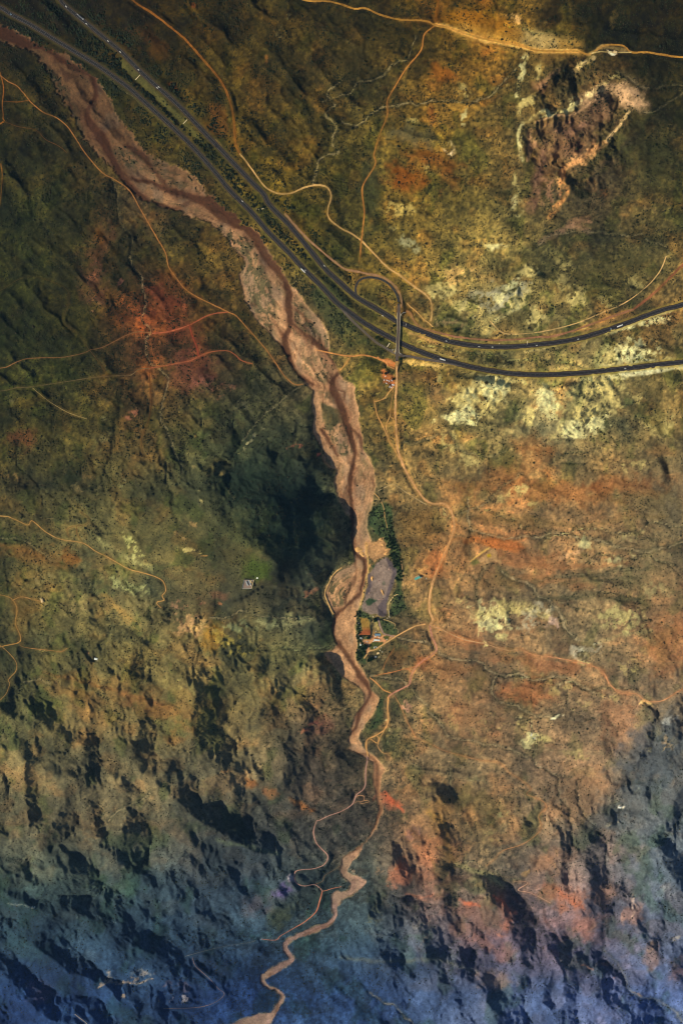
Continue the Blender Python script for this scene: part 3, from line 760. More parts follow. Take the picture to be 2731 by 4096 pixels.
# ------------------------------------------------------------------ ground colours: soil and cover by district, with dim top corners, slope shade and far haze painted in (colours as seen in daylight)
CG = """22,20,4 28,24,5 38,30,6 48,38,8 44,38,12 50,42,14 52,44,14 80,60,14 118,80,18 95,74,26 34,30,8 32,28,8
45,38,12 45,42,16 45,40,10 62,52,14 56,46,15 58,48,18 62,54,22 84,64,20 88,68,24 92,76,36 76,62,34 48,42,16
36,35,11 55,46,20 52,46,16 55,50,14 72,58,16 70,58,18 77,68,26 98,76,24 106,86,36 95,75,40 85,65,42 60,52,24
40,42,16 42,40,15 75,58,35 70,55,25 62,56,14 74,62,18 80,70,26 98,78,26 102,88,38 85,72,40 80,66,40 64,58,28
38,40,14 48,42,16 50,44,18 62,54,20 95,75,35 62,60,18 82,70,26 112,94,40 122,106,52 96,86,44 82,72,38 86,76,40
40,42,14 48,44,14 100,48,22 80,54,22 60,50,22 105,80,45 77,68,26 112,92,44 122,112,64 102,92,50 96,82,44 116,90,46
47,48,18 50,48,18 85,55,26 75,52,28 50,48,28 120,95,58 87,77,32 117,97,44 122,102,50 127,110,60 137,122,72 112,97,50
57,52,20 60,54,24 72,56,28 64,64,36 50,52,34 75,70,45 92,78,36 117,94,50 122,107,58 142,127,80 127,112,66 102,86,48
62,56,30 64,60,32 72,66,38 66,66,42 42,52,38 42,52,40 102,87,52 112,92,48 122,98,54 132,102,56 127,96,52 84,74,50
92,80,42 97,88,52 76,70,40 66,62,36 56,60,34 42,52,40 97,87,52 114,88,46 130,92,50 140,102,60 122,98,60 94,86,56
87,76,40 102,92,54 97,88,54 80,70,44 68,62,42 64,66,52 102,94,57 117,90,52 127,100,62 134,108,68 117,102,66 128,95,58
74,68,38 97,86,48 94,84,48 100,88,54 90,84,50 86,84,54 87,76,46 114,90,54 138,102,64 128,103,66 114,100,68 138,101,64
74,72,44 94,80,48 100,86,50 110,90,50 95,82,52 95,76,54 97,86,54 112,92,58 132,94,58 124,102,68 128,103,72 108,96,76
100,90,56 96,86,56 108,96,62 96,88,60 90,82,56 80,68,52 92,78,52 112,94,60 117,98,64 127,100,70 132,106,76 68,74,76
104,94,62 104,94,64 106,96,64 84,82,64 76,76,66 74,70,58 90,78,60 126,90,56 120,97,58 128,103,72 98,92,82 70,78,84
74,80,68 88,86,68 68,76,74 66,70,74 66,72,76 74,74,64 98,90,72 128,88,66 120,100,74 122,92,76 106,90,86 76,84,92
66,76,78 76,82,82 70,80,84 74,80,84 72,78,80 80,82,74 90,90,86 100,92,90 130,92,86 118,90,90 116,94,96 102,98,104
66,76,98 70,80,98 84,88,96 70,80,102 66,76,100 84,88,100 84,86,104 92,96,106 114,106,110 100,100,112 104,98,110 96,98,116"""
cg_k = np.ones((18, 12, 3)); cg_k[13:] = np.array([(.96, .97, 1.0), (.90, .93, 1.0), (.70, .88, 1.02), (.56, .82, 1.08), (.46, .77, 1.14)])[:, None]  # far rows dimmed and tinted blue: distance haze painted into the ground
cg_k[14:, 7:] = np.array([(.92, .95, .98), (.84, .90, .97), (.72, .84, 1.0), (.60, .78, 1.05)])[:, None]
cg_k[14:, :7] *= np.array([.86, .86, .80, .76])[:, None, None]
cg_k[5:13, :6] *= np.array([.96, .99, .95])             # grey-green scrub west of the wash
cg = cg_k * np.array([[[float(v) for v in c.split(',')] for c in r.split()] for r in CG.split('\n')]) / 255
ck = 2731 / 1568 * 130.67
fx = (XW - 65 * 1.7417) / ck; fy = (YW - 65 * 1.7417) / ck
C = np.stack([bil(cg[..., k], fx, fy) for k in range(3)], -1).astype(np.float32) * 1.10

def hsvish(C, amt, tint):
    return C * (1 + amt[..., None] * np.array(tint, np.float32))
# mottling of the soil at several scales
C = hsvish(C, fbm(X / 130, Y / 130, 81, 4), (1.0, .8, .6))
soft_h = (1 - .55 * mtn)
C = hsvish(C, fbm(XW / 44, YW / 44, 85, 4, .7) * soft_h, (.75, .66, .55))
C = hsvish(C, fbm(X / 12, Y / 12, 89, 3, .7) * soft_h, (1.1, 1.05, 1.0))
warm = sst(.02, .22, fbm(XW / 80, YW / 60, 93, 4))
C = C * (1 - .22 * warm[..., None]) + .22 * warm[..., None] * C * np.array([1.42, .98, .72], np.float32)
green = sst(.06, .24, fbm(XW / 70, YW / 90, 97, 4))
C = C * (1 - .5 * green[..., None]) + .5 * green[..., None] * C * np.array([.66, .84, .62], np.float32)

rp = (sst(1500, 1800, X) * sst(1750, 2050, Y) * sst(3400, 3000, Y) * .30)[..., None]
C = C * (1 - rp) + rp * np.array([.53, .43, .30], np.float32)     # pale dust over the eastern plain
lum = C.mean(-1, keepdims=True); C = lum + (C - lum) * .90
rock = np.zeros((NY, NX), np.float32)
def blob(n, x, y, rx, ry, ang, col, k=1.0, kind='soil', veg=None):
    cx, cy = T(n, "%f,%f" % (x, y))[0] if n else F("%f,%f" % (x, y))[0]
    sc = .8712 if n else 1.7417
    rx *= sc; ry *= sc
    col = np.array(col, float)
    if kind == 'rock' and n == 6: rx *= 1.25; ry *= 1.25; k = min(1, k * 1.1)
    if kind == 'rock' and n == 4: rx *= 1.4; ry *= 1.4; k = min(1, k * 1.15)
    if kind == 'soil' and n in (4, 6): k *= .72
    if n == 8 and col[0] - col[2] > 60: col = .6 * col + .4 * np.array((120, 98, 78)); k *= .85
    r = max(rx, ry) * 1.7 + 20
    s = win(cx - r, cx + r, cy - r, cy + r)
    if s is None: return
    u, v = rot(XW[s] - cx, YW[s] - cy, -R(ang))
    d = np.hypot(u / rx, v / ry)
    n1 = fbm(X[s] / 38, Y[s] / 38, 103, 4, .62)
    a = sst(1.15, .35, d + n1 * 1.5) * k
    if kind == 'rock':
        n2 = fbm(XS[s] / 19, YS[s] / 19, 107, 4, .7)
        n3 = ridged(XW[s] / 30, YW[s] / 26, 109, 3)
        a = a * sst(-.06, .06, n2 * 1.1 + (n3 - .45) * .35 + .40 * (a - .5))
        rock[s] = np.maximum(rock[s], a)
    elif kind == 'speck':
        n2 = fbm(X[s] / 11, Y[s] / 11, 113, 3, .7)
        a = a * sst(.0, .13, n2)
        rock[s] = np.maximum(rock[s], a * .5)
    a = a[..., None]
    C[s] = C[s] * (1 - a) + a * np.array(col, np.float32) / 255 * (1.0 if kind == 'rock' else 1) * (1 + .35 * fbm(X[s] / 10, Y[s] / 10, 117, 3)[..., None])

PALE = (196, 178, 108); CREAM = (214, 204, 140); ORG = (156, 86, 26); REDS = (140, 52, 28); GREY = (120, 114, 100); YEL = (206, 150, 46)
# soil districts, and painted shade on the dark hill and the right flank
for a in [
 (0, 385, 700, 66, 56, 40, (104, 52, 30), .5), (0, 420, 760, 60, 40, 20, (112, 56, 34), .5), (0, 440, 850, 70, 60, 0, (112, 60, 44), .5), (3, 760, 200, 110, 60, 20, (106, 50, 30), .45),
 (3, 100, 840, 90, 60, 0, (92, 48, 26), .6), (0, 230, 560, 40, 70, 20, (88, 52, 34), .5), (0, 215, 650, 40, 50, 0, (92, 54, 46), .5),
 (1, 800, 400, 14, 30, -50, (150, 74, 10), .8), (1, 1000, 560, 60, 90, 0, (104, 64, 22), .7), (1, 700, 200, 120, 60, 40, (76, 46, 8), .6), (1, 450, 1100, 30, 60, 0, (120, 74, 20), .6),
 (2, 590, 90, 160, 70, 10, (150, 98, 16), .8), (2, 780, 150, 90, 50, 5, YEL, .85), (2, 930, 185, 130, 45, 8, (160, 138, 80), .75), (2, 440, 60, 60, 50, 80, (100, 62, 14), .5),
 (2, 290, 820, 110, 90, 20, (140, 76, 18), .8), (2, 480, 340, 70, 40, 0, (140, 80, 20), .7), (2, 430, 740, 160, 50, 12, (124, 72, 22), .6), (2, 500, 840, 90, 60, 0, (120, 70, 24), .5), (2, 420, 520, 30, 60, 0, (120, 70, 26), .6),
 (2, 1060, 620, 190, 90, -35, (98, 72, 48), .45), (2, 950, 800, 80, 160, 20, (84, 62, 40), .6), (2, 1180, 500, 70, 60, 0, (118, 88, 60), .6), (2, 920, 390, 60, 40, -20, (120, 84, 54), .7), (2, 940, 260, 60, 40, 0, (70, 52, 26), .6),
 (2, 1300, 420, 130, 70, 25, (158, 124, 88), .55), (2, 1340, 480, 70, 30, 0, (190, 150, 108), .8),
 (2, 1090, 1010, 70, 30, -20, (124, 92, 66), .7), (2, 1250, 660, 60, 260, 45, (72, 70, 34), .6),(2, 1400, 720, 170, 160, 0, (70, 70, 36), .5),
 (2, 130, 900, 60, 220, 0, (50, 54, 36), .5), (2, 340, 620, 120, 60, 0, (82, 80, 58), .6), (2, 60, 260, 80, 120, 0, (52, 46, 20), .5), (2, 960, 60, 60, 90, 10, (24, 20, 8), .7), (2, 700, 830, 60, 120, 0, (62, 54, 28), .5),
 (4, 760, 1000, 330, 90, -25, (150, 92, 46), .55), (4, 880, 860, 110, 60, 0, (160, 100, 50), .6), (4, 1000, 1090, 320, 70, 5, (158, 92, 44), .6), (4, 1300, 1050, 200, 60, 0, (150, 88, 44), .6),
 (4, 350, 560, 110, 40, 0, (104, 72, 48), .6), (4, 350, 680, 90, 120, 0, (84, 82, 34), .5), (4, 430, 620, 70, 70, 20, (92, 76, 58), .6), (4, 640, 160, 150, 100, 0, (106, 92, 56), .5),
 (4, 800, 300, 130, 60, 0, (88, 78, 42), .7), (4, 1250, 80, 230, 130, -20, (66, 66, 34), .6), (4, 1400, 620, 160, 60, 0, (110, 96, 56), .5), (4, 740, 940, 70, 60, -30, (70, 78, 36), .7), (4, 1450, 780, 90, 90, 0, (136, 118, 70), .5),(4, 1380, 1120, 190, 60, 0, (108, 92, 52), .5),
 (6, 430, 230, 45, 70, 15, (182, 106, 56), .8), (6, 700, 140, 190, 26, 8, (190, 96, 34), .75), (6, 850, 210, 180, 60, 10, (162, 98, 56), .6), (6, 1000, 320, 260, 26, 8, (158, 104, 60), .5), (6, 350, 60, 110, 110, 0, (118, 86, 40), .6),
 (6, 860, 820, 150, 70, 8, (166, 94, 52), .75), (6, 950, 700, 260, 50, 8, (170, 104, 64), .7), (6, 560, 590, 170, 40, 8, (166, 104, 62), .6), (6, 720, 650, 110, 30, 0, (128, 96, 62), .6), (6, 480, 720, 140, 70, 0, (156, 96, 52), .5), (6, 540, 930, 80, 60, 0, (142, 90, 56), .5),
 (6, 640, 780, 60, 60, 0, (104, 92, 48), .6), (6, 1400, 260, 150, 90, 10, (118, 106, 72), .6), (6, 1490, 620, 110, 160, 0, (154, 96, 56), .6), (6, 1300, 980, 150, 140, -35, (164, 112, 76), .7), (6, 1080, 800, 150, 40, 10, (150, 104, 66), .5), (6, 1330, 330, 170, 34, 5, (110, 98, 64), .6),
 (6, 280, 660, 110, 50, 0, (128, 88, 46), .6), (6, 360, 680, 40, 40, 0, (168, 92, 54), .5), (6, 640, 950, 90, 60, 0, (116, 100, 70), .5), (6, 1030, 620, 60, 40, 0, (120, 86, 60), .5), (6, 700, 320, 110, 50, 0, (116, 88, 52), .6), (6, 800, 40, 250, 40, 5, (122, 98, 52), .6),
 (8, 1100, 130, 200, 150, -35, (152, 112, 72), .7), (8, 450, 200, 70, 110, 10, (168, 120, 52), .7), (8, 480, 420, 60, 60, 30, (158, 122, 58), .5), (8, 300, 130, 50, 50, 0, (122, 76, 34), .5), (8, 640, 150, 180, 60, 10, (118, 100, 58), .5),
 (8, 270, 490, 60, 70, 0, (188, 96, 64), .8), (8, 230, 160, 60, 30, 30, (182, 84, 50), .75), (8, 580, 620, 60, 24, 15, (188, 92, 60), .75), (8, 730, 610, 40, 40, 40, (190, 96, 64), .8), (8, 640, 700, 160, 90, 0, (118, 86, 74), .6), (8, 1060, 600, 90, 50, -15, (184, 96, 60), .7), (8, 960, 570, 80, 50, 20, (158, 84, 54), .65), (8, 930, 440, 90, 60, -10, (156, 104, 66), .6),
 (8, 1130, 720, 90, 80, 10, (166, 98, 80), .7), (8, 760, 710, 30, 70, 10, (176, 94, 76), .7), (8, 640, 790, 60, 50, 0, (136, 96, 84), .6), (8, 750, 850, 60, 50, 0, (134, 92, 84), .5), (8, 1220, 570, 50, 70, 0, (150, 112, 92), .6), (8, 1330, 680, 60, 60, 0, (152, 110, 92), .6), (8, 1430, 860, 40, 90, 0, (160, 112, 92), .6), (8, 1540, 930, 50, 60, 0, (150, 104, 90), .5), (8, 700, 980, 90, 60, 10, (136, 112, 98), .6), (8, 720, 520, 60, 30, 30, (176, 168, 108), .7), (8, 640, 470, 120, 24, 15, (146, 138, 92), .6), (8, 850, 610, 110, 60, 10, (62, 58, 66), .6),
 (5, 900, 560, 160, 30, -10, (88, 80, 40), .4), (5, 1180, 260, 90, 60, 35, (58, 72, 26), .9), (5, 1090, 190, 90, 80, 40, (68, 62, 36), .6), (5, 970, 580, 70, 70, 30, (166, 118, 40), .7), (5, 330, 210, 60, 30, 40, (156, 92, 34), .6), (5, 150, 200, 190, 60, 10, (128, 92, 44), .6), (5, 720, 900, 200, 60, 25, (134, 88, 48), .6), (5, 350, 830, 200, 40, 20, (122, 90, 48), .5), (5, 850, 910, 90, 80, 0, (132, 104, 56), .5), (5, 1010, 370, 60, 24, 5, (112, 70, 52), .5), (5, 810, 1040, 60, 24, 0, (142, 98, 50), .5), (5, 1480, 990, 70, 40, -20, (130, 88, 70), .5),(5, 1330, 80, 190, 120, 0, (31, 46, 36), .85), (3, 1180, 1040, 210, 130, 20, (33, 46, 34), .75), (3, 1330, 1120, 140, 110, 0, (28, 42, 34), .85), (3, 1280, 900, 150, 90, -30, (40, 48, 34), .6), (0, 1500, 1730, 90, 110, 35, (66, 74, 80), .7), (0, 1450, 1850, 130, 50, -35, (70, 78, 82), .6), (5, 100, 450, 60, 160, 0, (112, 88, 44), .5), (5, 200, 560, 80, 60, 0, (92, 92, 58), .5),  # dark greens deepen the hill slope's shade, blue-greys paint a shadowed flank
 (7, 1150, 70, 40, 30, 20, (168, 98, 46), .6), (7, 1390, 160, 60, 24, 25, (178, 108, 50), .7), (7, 1240, 110, 40, 30, 30, (160, 98, 56), .5), (7, 1310, 560, 60, 40, -25, (92, 82, 124), .9), (7, 1340, 510, 24, 20, 0, (164, 150, 160), .9), (7, 1280, 690, 110, 50, -40, (70, 76, 52), .7), (7, 1180, 640, 80, 50, 0, (80, 72, 78), .6), (7, 1380, 600, 130, 50, -20, (62, 72, 66), .6), (7, 1540, 600, 30, 30, 0, (196, 140, 92), .7),(7, 120, 830, 150, 60, 20, (56, 84, 84), .4), (7, 180, 1030, 60, 60, 0, (92, 74, 92), .5), (7, 560, 560, 80, 40, 0, (58, 84, 66), .4),
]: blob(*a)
# rock outcrops and pale badlands
for a in [
 (4, 460, 160, 60, 40, 0, PALE, .8), (4, 530, 80, 60, 40, 0, (210, 168, 96), .7), (4, 800, 200, 70, 40, -30, PALE, .9), (4, 860, 70, 40, 24, 0, PALE, .8), (4, 690, 190, 130, 60, -20, (150, 146, 118), .7), (4, 570, 230, 80, 40, 0, PALE, .6), (4, 890, 270, 40, 50, 0, PALE, .8), (4, 1080, 190, 60, 50, 0, PALE, .7), (4, 760, 150, 20, 60, 50, CREAM, .8), (4, 680, 330, 40, 20, 40, PALE, .7),
 (4, 640, 640, 170, 75, -35, PALE, 1.0), (4, 560, 740, 90, 40, 0, CREAM, .9), (4, 700, 600, 90, 60, -30, CREAM, .8), (4, 940, 680, 70, 60, -35, CREAM, .95), (4, 870, 720, 30, 50, 20, PALE, .8), (4, 1100, 680, 90, 90, -40, PALE, .95), (4, 1050, 790, 50, 45, 0, CREAM, .95), (4, 1180, 770, 70, 40, -30, CREAM, .8), (4, 1200, 590, 90, 60, 0, PALE, .9), (4, 1240, 680, 40, 50, 0, PALE, .7), (4, 1330, 440, 110, 60, 0, CREAM, .95), (4, 1210, 450, 50, 50, 0, PALE, .8), (4, 1300, 550, 150, 14, -5, CREAM, .8), (4, 1400, 525, 130, 14, -8, (232, 222, 168), .9), (4, 1370, 310, 100, 12, -20, CREAM, .9), (4, 1240, 345, 40, 14, -20, CREAM, .7),
 (4, 490, 370, 50, 12, 10, (206, 158, 84), .6), (4, 400, 385, 60, 15, 15, (206, 150, 80), .8), (4, 350, 490, 60, 14, 15, (216, 176, 90), .9), (4, 440, 500, 60, 12, 0, (206, 176, 100), .8), (4, 460, 560, 16, 26, 0, PALE, .7), (4, 780, 570, 50, 16, 10, PALE, .7), (4, 500, 850, 40, 60, 0, PALE, .6), (4, 580, 950, 40, 40, 0, PALE, .6), (4, 820, 1080, 40, 24, 0, PALE, .7), (4, 740, 1110, 40, 20, -30, PALE, .5), (4, 880, 1140, 30, 14, 0, PALE, .6), (4, 1340, 970, 90, 16, -20, PALE, .5), (4, 1290, 980, 14, 16, 0, PALE, .7), (4, 1500, 780, 16, 60, 15, PALE, .6), (4, 1400, 790, 60, 20, 40, PALE, .6), (4, 1350, 650, 40, 20, 0, PALE, .6), (4, 960, 840, 60, 14, -20, PALE, .5), (4, 1550, 350, 40, 20, 0, PALE, .3), (4, 1360, 120, 60, 20, 0, PALE, .5), (4, 1520, 480, 60, 14, 0, PALE, .6), (4, 1450, 300, 60, 12, -25, (226, 206, 140), .7), (4, 1230, 210, 60, 30, 20, PALE, .5), (4, 1020, 90, 40, 60, 20, PALE, .5), (4, 500, 310, 80, 24, 0, (160, 130, 90), .5), (4, 680, 720, 60, 40, -20, PALE, .7),
 (2, 905, 320, 30, 50, 20, PALE, .8), (2, 1150, 425, 90, 30, -30, CREAM, .85), (2, 1300, 430, 100, 50, 20, (200, 160, 116), .85), (2, 950, 535, 70, 24, -10, CREAM, .85), (2, 895, 630, 24, 100, 15, (190, 146, 100), .85), (2, 1050, 600, 120, 40, -30, (150, 110, 84), .7), (2, 960, 880, 60, 90, 15, (150, 108, 80), .7), (2, 1100, 700, 120, 30, -38, (200, 146, 92), .85), (2, 850, 470, 60, 40, 0, PALE, .7), (2, 1220, 330, 60, 24, 20, PALE, .7), (2, 560, 400, 40, 50, 0, PALE, .7), (2, 565, 540, 24, 60, 10, CREAM, .8), (2, 485, 690, 50, 40, -40, (220, 196, 150), .9), (2, 290, 960, 110, 40, 15, (196, 170, 90), .8), (2, 330, 560, 60, 20, 10, PALE, .6), (2, 825, 620, 22, 100, 0, PALE, .8), (2, 835, 310, 22, 70, 20, CREAM, .95), (2, 815, 440, 30, 30, 0, CREAM, .9), (2, 1100, 295, 40, 24, -40, PALE, .9), (2, 800, 830, 16, 60, 10, PALE, .8), (2, 810, 930, 40, 60, 0, CREAM, .7), (2, 1090, 460, 150, 24, -32, CREAM, .85), (2, 940, 510, 70, 22, -15, CREAM, .8), (2, 1190, 400, 90, 30, -20, (206, 182, 110), .9), (2, 1280, 400, 60, 40, 0, (190, 154, 108), .8), (2, 680, 1125, 90, 30, 0, CREAM, .8), (2, 300, 1120, 70, 40, 30, (180, 176, 130), .7), (2, 240, 1060, 40, 20, 0, PALE, .5), (2, 1235, 620, 14, 60, 40, (220, 180, 120), .9), (2, 1130, 720, 110, 26, -40, (190, 140, 86), .8), (2, 1010, 830, 26, 60, 15, (206, 140, 76), .8), (2, 970, 960, 60, 16, -50, (206, 140, 76), .8), (2, 880, 650, 20, 90, 15, (176, 132, 84), .7), (2, 790, 80, 50, 40, 60, (226, 176, 104), .8), (2, 1240, 238, 30, 10, 10, (235, 226, 196), .9), (2, 1000, 232, 110, 8, 4, (240, 214, 150), .8), (2, 740, 390, 40, 14, -30, PALE, .6), (2, 1130, 1020, 40, 20, -40, (160, 116, 84), .6), (2, 960, 1080, 60, 14, -15, (186, 150, 100), .6), (2, 400, 780, 50, 20, 30, PALE, .5), (2, 1450, 950, 80, 60, 0, (132, 108, 70), .5), (2, 1200, 880, 40, 30, 0, (170, 110, 60), .5), (2, 740, 730, 20, 60, 0, (170, 120, 50), .5), (2, 1250, 90, 20, 60, 10, (110, 90, 44), .5), (2, 1300, 50, 20, 30, 0, (110, 90, 44), .5),
 (1, 1310, 100, 16, 40, 10, (150, 140, 96), .6), (1, 1290, 170, 20, 40, 0, (130, 120, 80), .5), (1, 1225, 260, 20, 30, 0, (150, 90, 40), .5), (1, 890, 15, 14, 20, 0, (160, 80, 40), .6), (1, 1130, 15, 12, 24, 0, (170, 150, 110), .5),
 (6, 680, 490, 100, 70, 10, CREAM, .85), (6, 800, 450, 110, 40, 20, PALE, .7), (6, 870, 490, 60, 50, -50, (190, 176, 140), .8), (6, 930, 460, 40, 50, 0, (196, 186, 150), .7), (6, 1100, 140, 50, 34, 0, CREAM, .8), (6, 1060, 190, 60, 14, -20, (196, 156, 110), .6), (6, 1340, 110, 60, 24, -20, (176, 166, 110), .6), (6, 1270, 215, 70, 24, -10, CREAM, .7), (6, 1280, 490, 110, 60, 15, (176, 164, 104), .75), (6, 1440, 360, 60, 34, 0, (160, 150, 100), .6), (6, 1080, 620, 50, 40, -45, (200, 192, 160), .6), (6, 1150, 630, 70, 24, 10, (180, 176, 150), .6), (6, 965, 500, 24, 34, 0, (206, 170, 150), .8), (6, 960, 943, 50, 10, -6, (236, 226, 180), .95), (6, 870, 1050, 50, 40, 10, CREAM, .8), (6, 940, 1050, 50, 14, 0, PALE, .6), (6, 820, 960, 40, 40, 0, PALE, .6), (6, 300, 890, 26, 24, -40, (206, 150, 120), .7), (6, 540, 400, 60, 20, -10, PALE, .5), (6, 730, 570, 60, 20, 15, (196, 186, 120), .7), (6, 660, 610, 16, 20, -40, CREAM, .7), (6, 1400, 880, 40, 14, 15, (226, 190, 120), .7), (6, 1130, 690, 40, 10, 10, CREAM, .6), (6, 1330, 700, 60, 40, 0, PALE, .45), (6, 1000, 810, 50, 40, 0, PALE, .5), (6, 1090, 1110, 60, 24, 0, PALE, .5), (6, 1100, 890, 50, 30, 0, PALE, .5), (6, 1230, 850, 60, 14, 10, PALE, .6), (6, 1370, 720, 30, 40, 0, PALE, .4), (6, 700, 970, 60, 40, 0, PALE, .35), (6, 670, 470, 50, 60, 0, (120, 112, 90), .4), (6, 480, 960, 60, 40, 0, PALE, .3), (6, 1440, 1090, 40, 14, 0, PALE, .3), (6, 1500, 950, 60, 20, -20, (170, 170, 160), .5), (6, 1490, 1060, 30, 40, 0, (190, 150, 100), .4), (6, 230, 170, 60, 40, 30, (200, 150, 90), .5),
 (5, 640, 190, 110, 45, 45, (190, 186, 110), .8), (5, 590, 330, 170, 50, 20, (156, 158, 100), .7), (5, 880, 180, 90, 14, 10, PALE, .7), (5, 950, 200, 60, 12, 10, (200, 140, 80), .6), (5, 870, 530, 120, 70, 20, (180, 140, 92), .85), (5, 900, 530, 50, 24, -40, (220, 176, 100), .9), (5, 1000, 430, 24, 20, -30, (186, 116, 74), .7), (5, 1060, 600, 110, 60, 20, (176, 156, 70), .7), (5, 1090, 520, 90, 40, 10, (130, 140, 96), .6), (5, 1380, 490, 90, 30, 5, (170, 166, 110), .75), (5, 1230, 510, 60, 40, 0, (130, 136, 92), .6), (5, 560, 470, 90, 24, 40, (160, 130, 70), .6), (5, 630, 520, 60, 30, 20, (160, 130, 70), .5), (5, 440, 670, 24, 14, 20, (170, 156, 130), .5), (5, 400, 655, 30, 10, 15, (200, 130, 80), .6), (5, 195, 408, 12, 14, 0, (236, 206, 140), .8), (5, 1450, 970, 60, 20, -30, (176, 100, 78), .6), (5, 1380, 1010, 60, 14, -10, (190, 116, 80), .6), (5, 850, 800, 100, 40, 10, (140, 130, 76), .5), (5, 1420, 370, 40, 16, -30, (196, 130, 90), .7), (5, 1460, 270, 60, 30, -35, (110, 100, 76), .5), (5, 340, 420, 110, 60, 0, (150, 128, 80), .5), (5, 190, 300, 60, 50, 0, (150, 140, 96), .4), (5, 610, 200, 40, 60, -40, (196, 190, 120), .5), (5, 830, 115, 60, 10, 20, (190, 150, 96), .5), (5, 890, 50, 40, 20, 20, (170, 130, 80), .5), (5, 820, 430, 60, 26, 0, (170, 120, 90), .6), (5, 920, 410, 30, 20, 0, (180, 110, 90), .6), (5, 1440, 760, 60, 60, 0, (150, 140, 84), .4), (5, 1220, 830, 90, 60, 0, (130, 116, 70), .4), (5, 1420, 920, 160, 20, 0, (130, 112, 70), .4),
 (3, 430, 90, 30, 40, 0, (150, 96, 60), .6), (3, 430, 230, 24, 40, 20, (160, 116, 90), .6), (3, 550, 110, 30, 24, 0, (140, 90, 76), .6), (3, 740, 230, 60, 24, 0, (140, 78, 54), .5), (3, 850, 240, 24, 24, 0, (160, 88, 50), .6), (3, 590, 740, 70, 30, -30, (180, 110, 84), .65), (3, 480, 720, 30, 30, 0, (160, 150, 100), .5), (3, 500, 830, 60, 24, -40, (140, 136, 90), .5), (3, 640, 390, 40, 16, 0, (160, 120, 100), .6), (3, 930, 580, 90, 60, 10, (136, 84, 70), .5), (3, 1040, 620, 90, 20, -20, (150, 100, 76), .5), (3, 1140, 860, 90, 16, -48, (180, 170, 120), .7), (3, 1120, 690, 40, 40, 0, (120, 116, 90), .5), (3, 1020, 1000, 20, 24, -60, (196, 160, 90), .7), (3, 930, 1110, 14, 50, -20, (196, 176, 110), .7), (3, 900, 800, 14, 40, 0, (160, 110, 60), .5), (3, 870, 980, 50, 12, -40, (150, 130, 80), .5), (3, 570, 1040, 50, 24, 0, (150, 156, 120), .5), (3, 430, 1010, 60, 20, 0, (150, 116, 70), .5), (3, 380, 1060, 90, 30, 0, (140, 120, 80), .4), (3, 1370, 870, 60, 10, -20, (180, 100, 76), .6), (3, 1460, 910, 16, 10, 0, (206, 100, 70), .8), (3, 60, 1010, 30, 24, 0, (170, 130, 80), .5), (3, 450, 880, 24, 50, -20, (130, 130, 80), .4), (3, 1060, 1080, 16, 30, 0, (170, 156, 100), .5), (3, 330, 1130, 60, 16, 10, (150, 130, 80), .4), (3, 60, 660, 60, 30, 0, (110, 100, 80), .4),
 (7, 570, 985, 130, 14, -10, (150, 130, 112), .7), (7, 500, 960, 20, 40, 0, (170, 150, 130), .7), (7, 660, 950, 50, 30, 0, (150, 136, 126), .6), (7, 565, 1045, 12, 12, 0, (170, 140, 106), .7), (7, 850, 1060, 24, 20, 0, (190, 176, 170), .8), (7, 790, 1060, 16, 20, 0, (160, 150, 160), .7), (7, 500, 700, 60, 12, 25, (140, 150, 140), .5), (7, 150, 634, 10, 8, 0, (206, 206, 190), .8), (7, 80, 625, 50, 8, 10, (140, 136, 130), .5), (7, 340, 690, 40, 10, 25, (120, 130, 126), .4), (7, 320, 820, 10, 30, 0, (130, 140, 140), .4), (7, 800, 1000, 100, 40, 0, (110, 92, 100), .5), (7, 940, 250, 24, 40, -30, (120, 124, 90), .4), (7, 1330, 500, 16, 14, 0, (200, 190, 190), .8), (7, 1030, 20, 40, 10, 10, (190, 130, 76), .6),
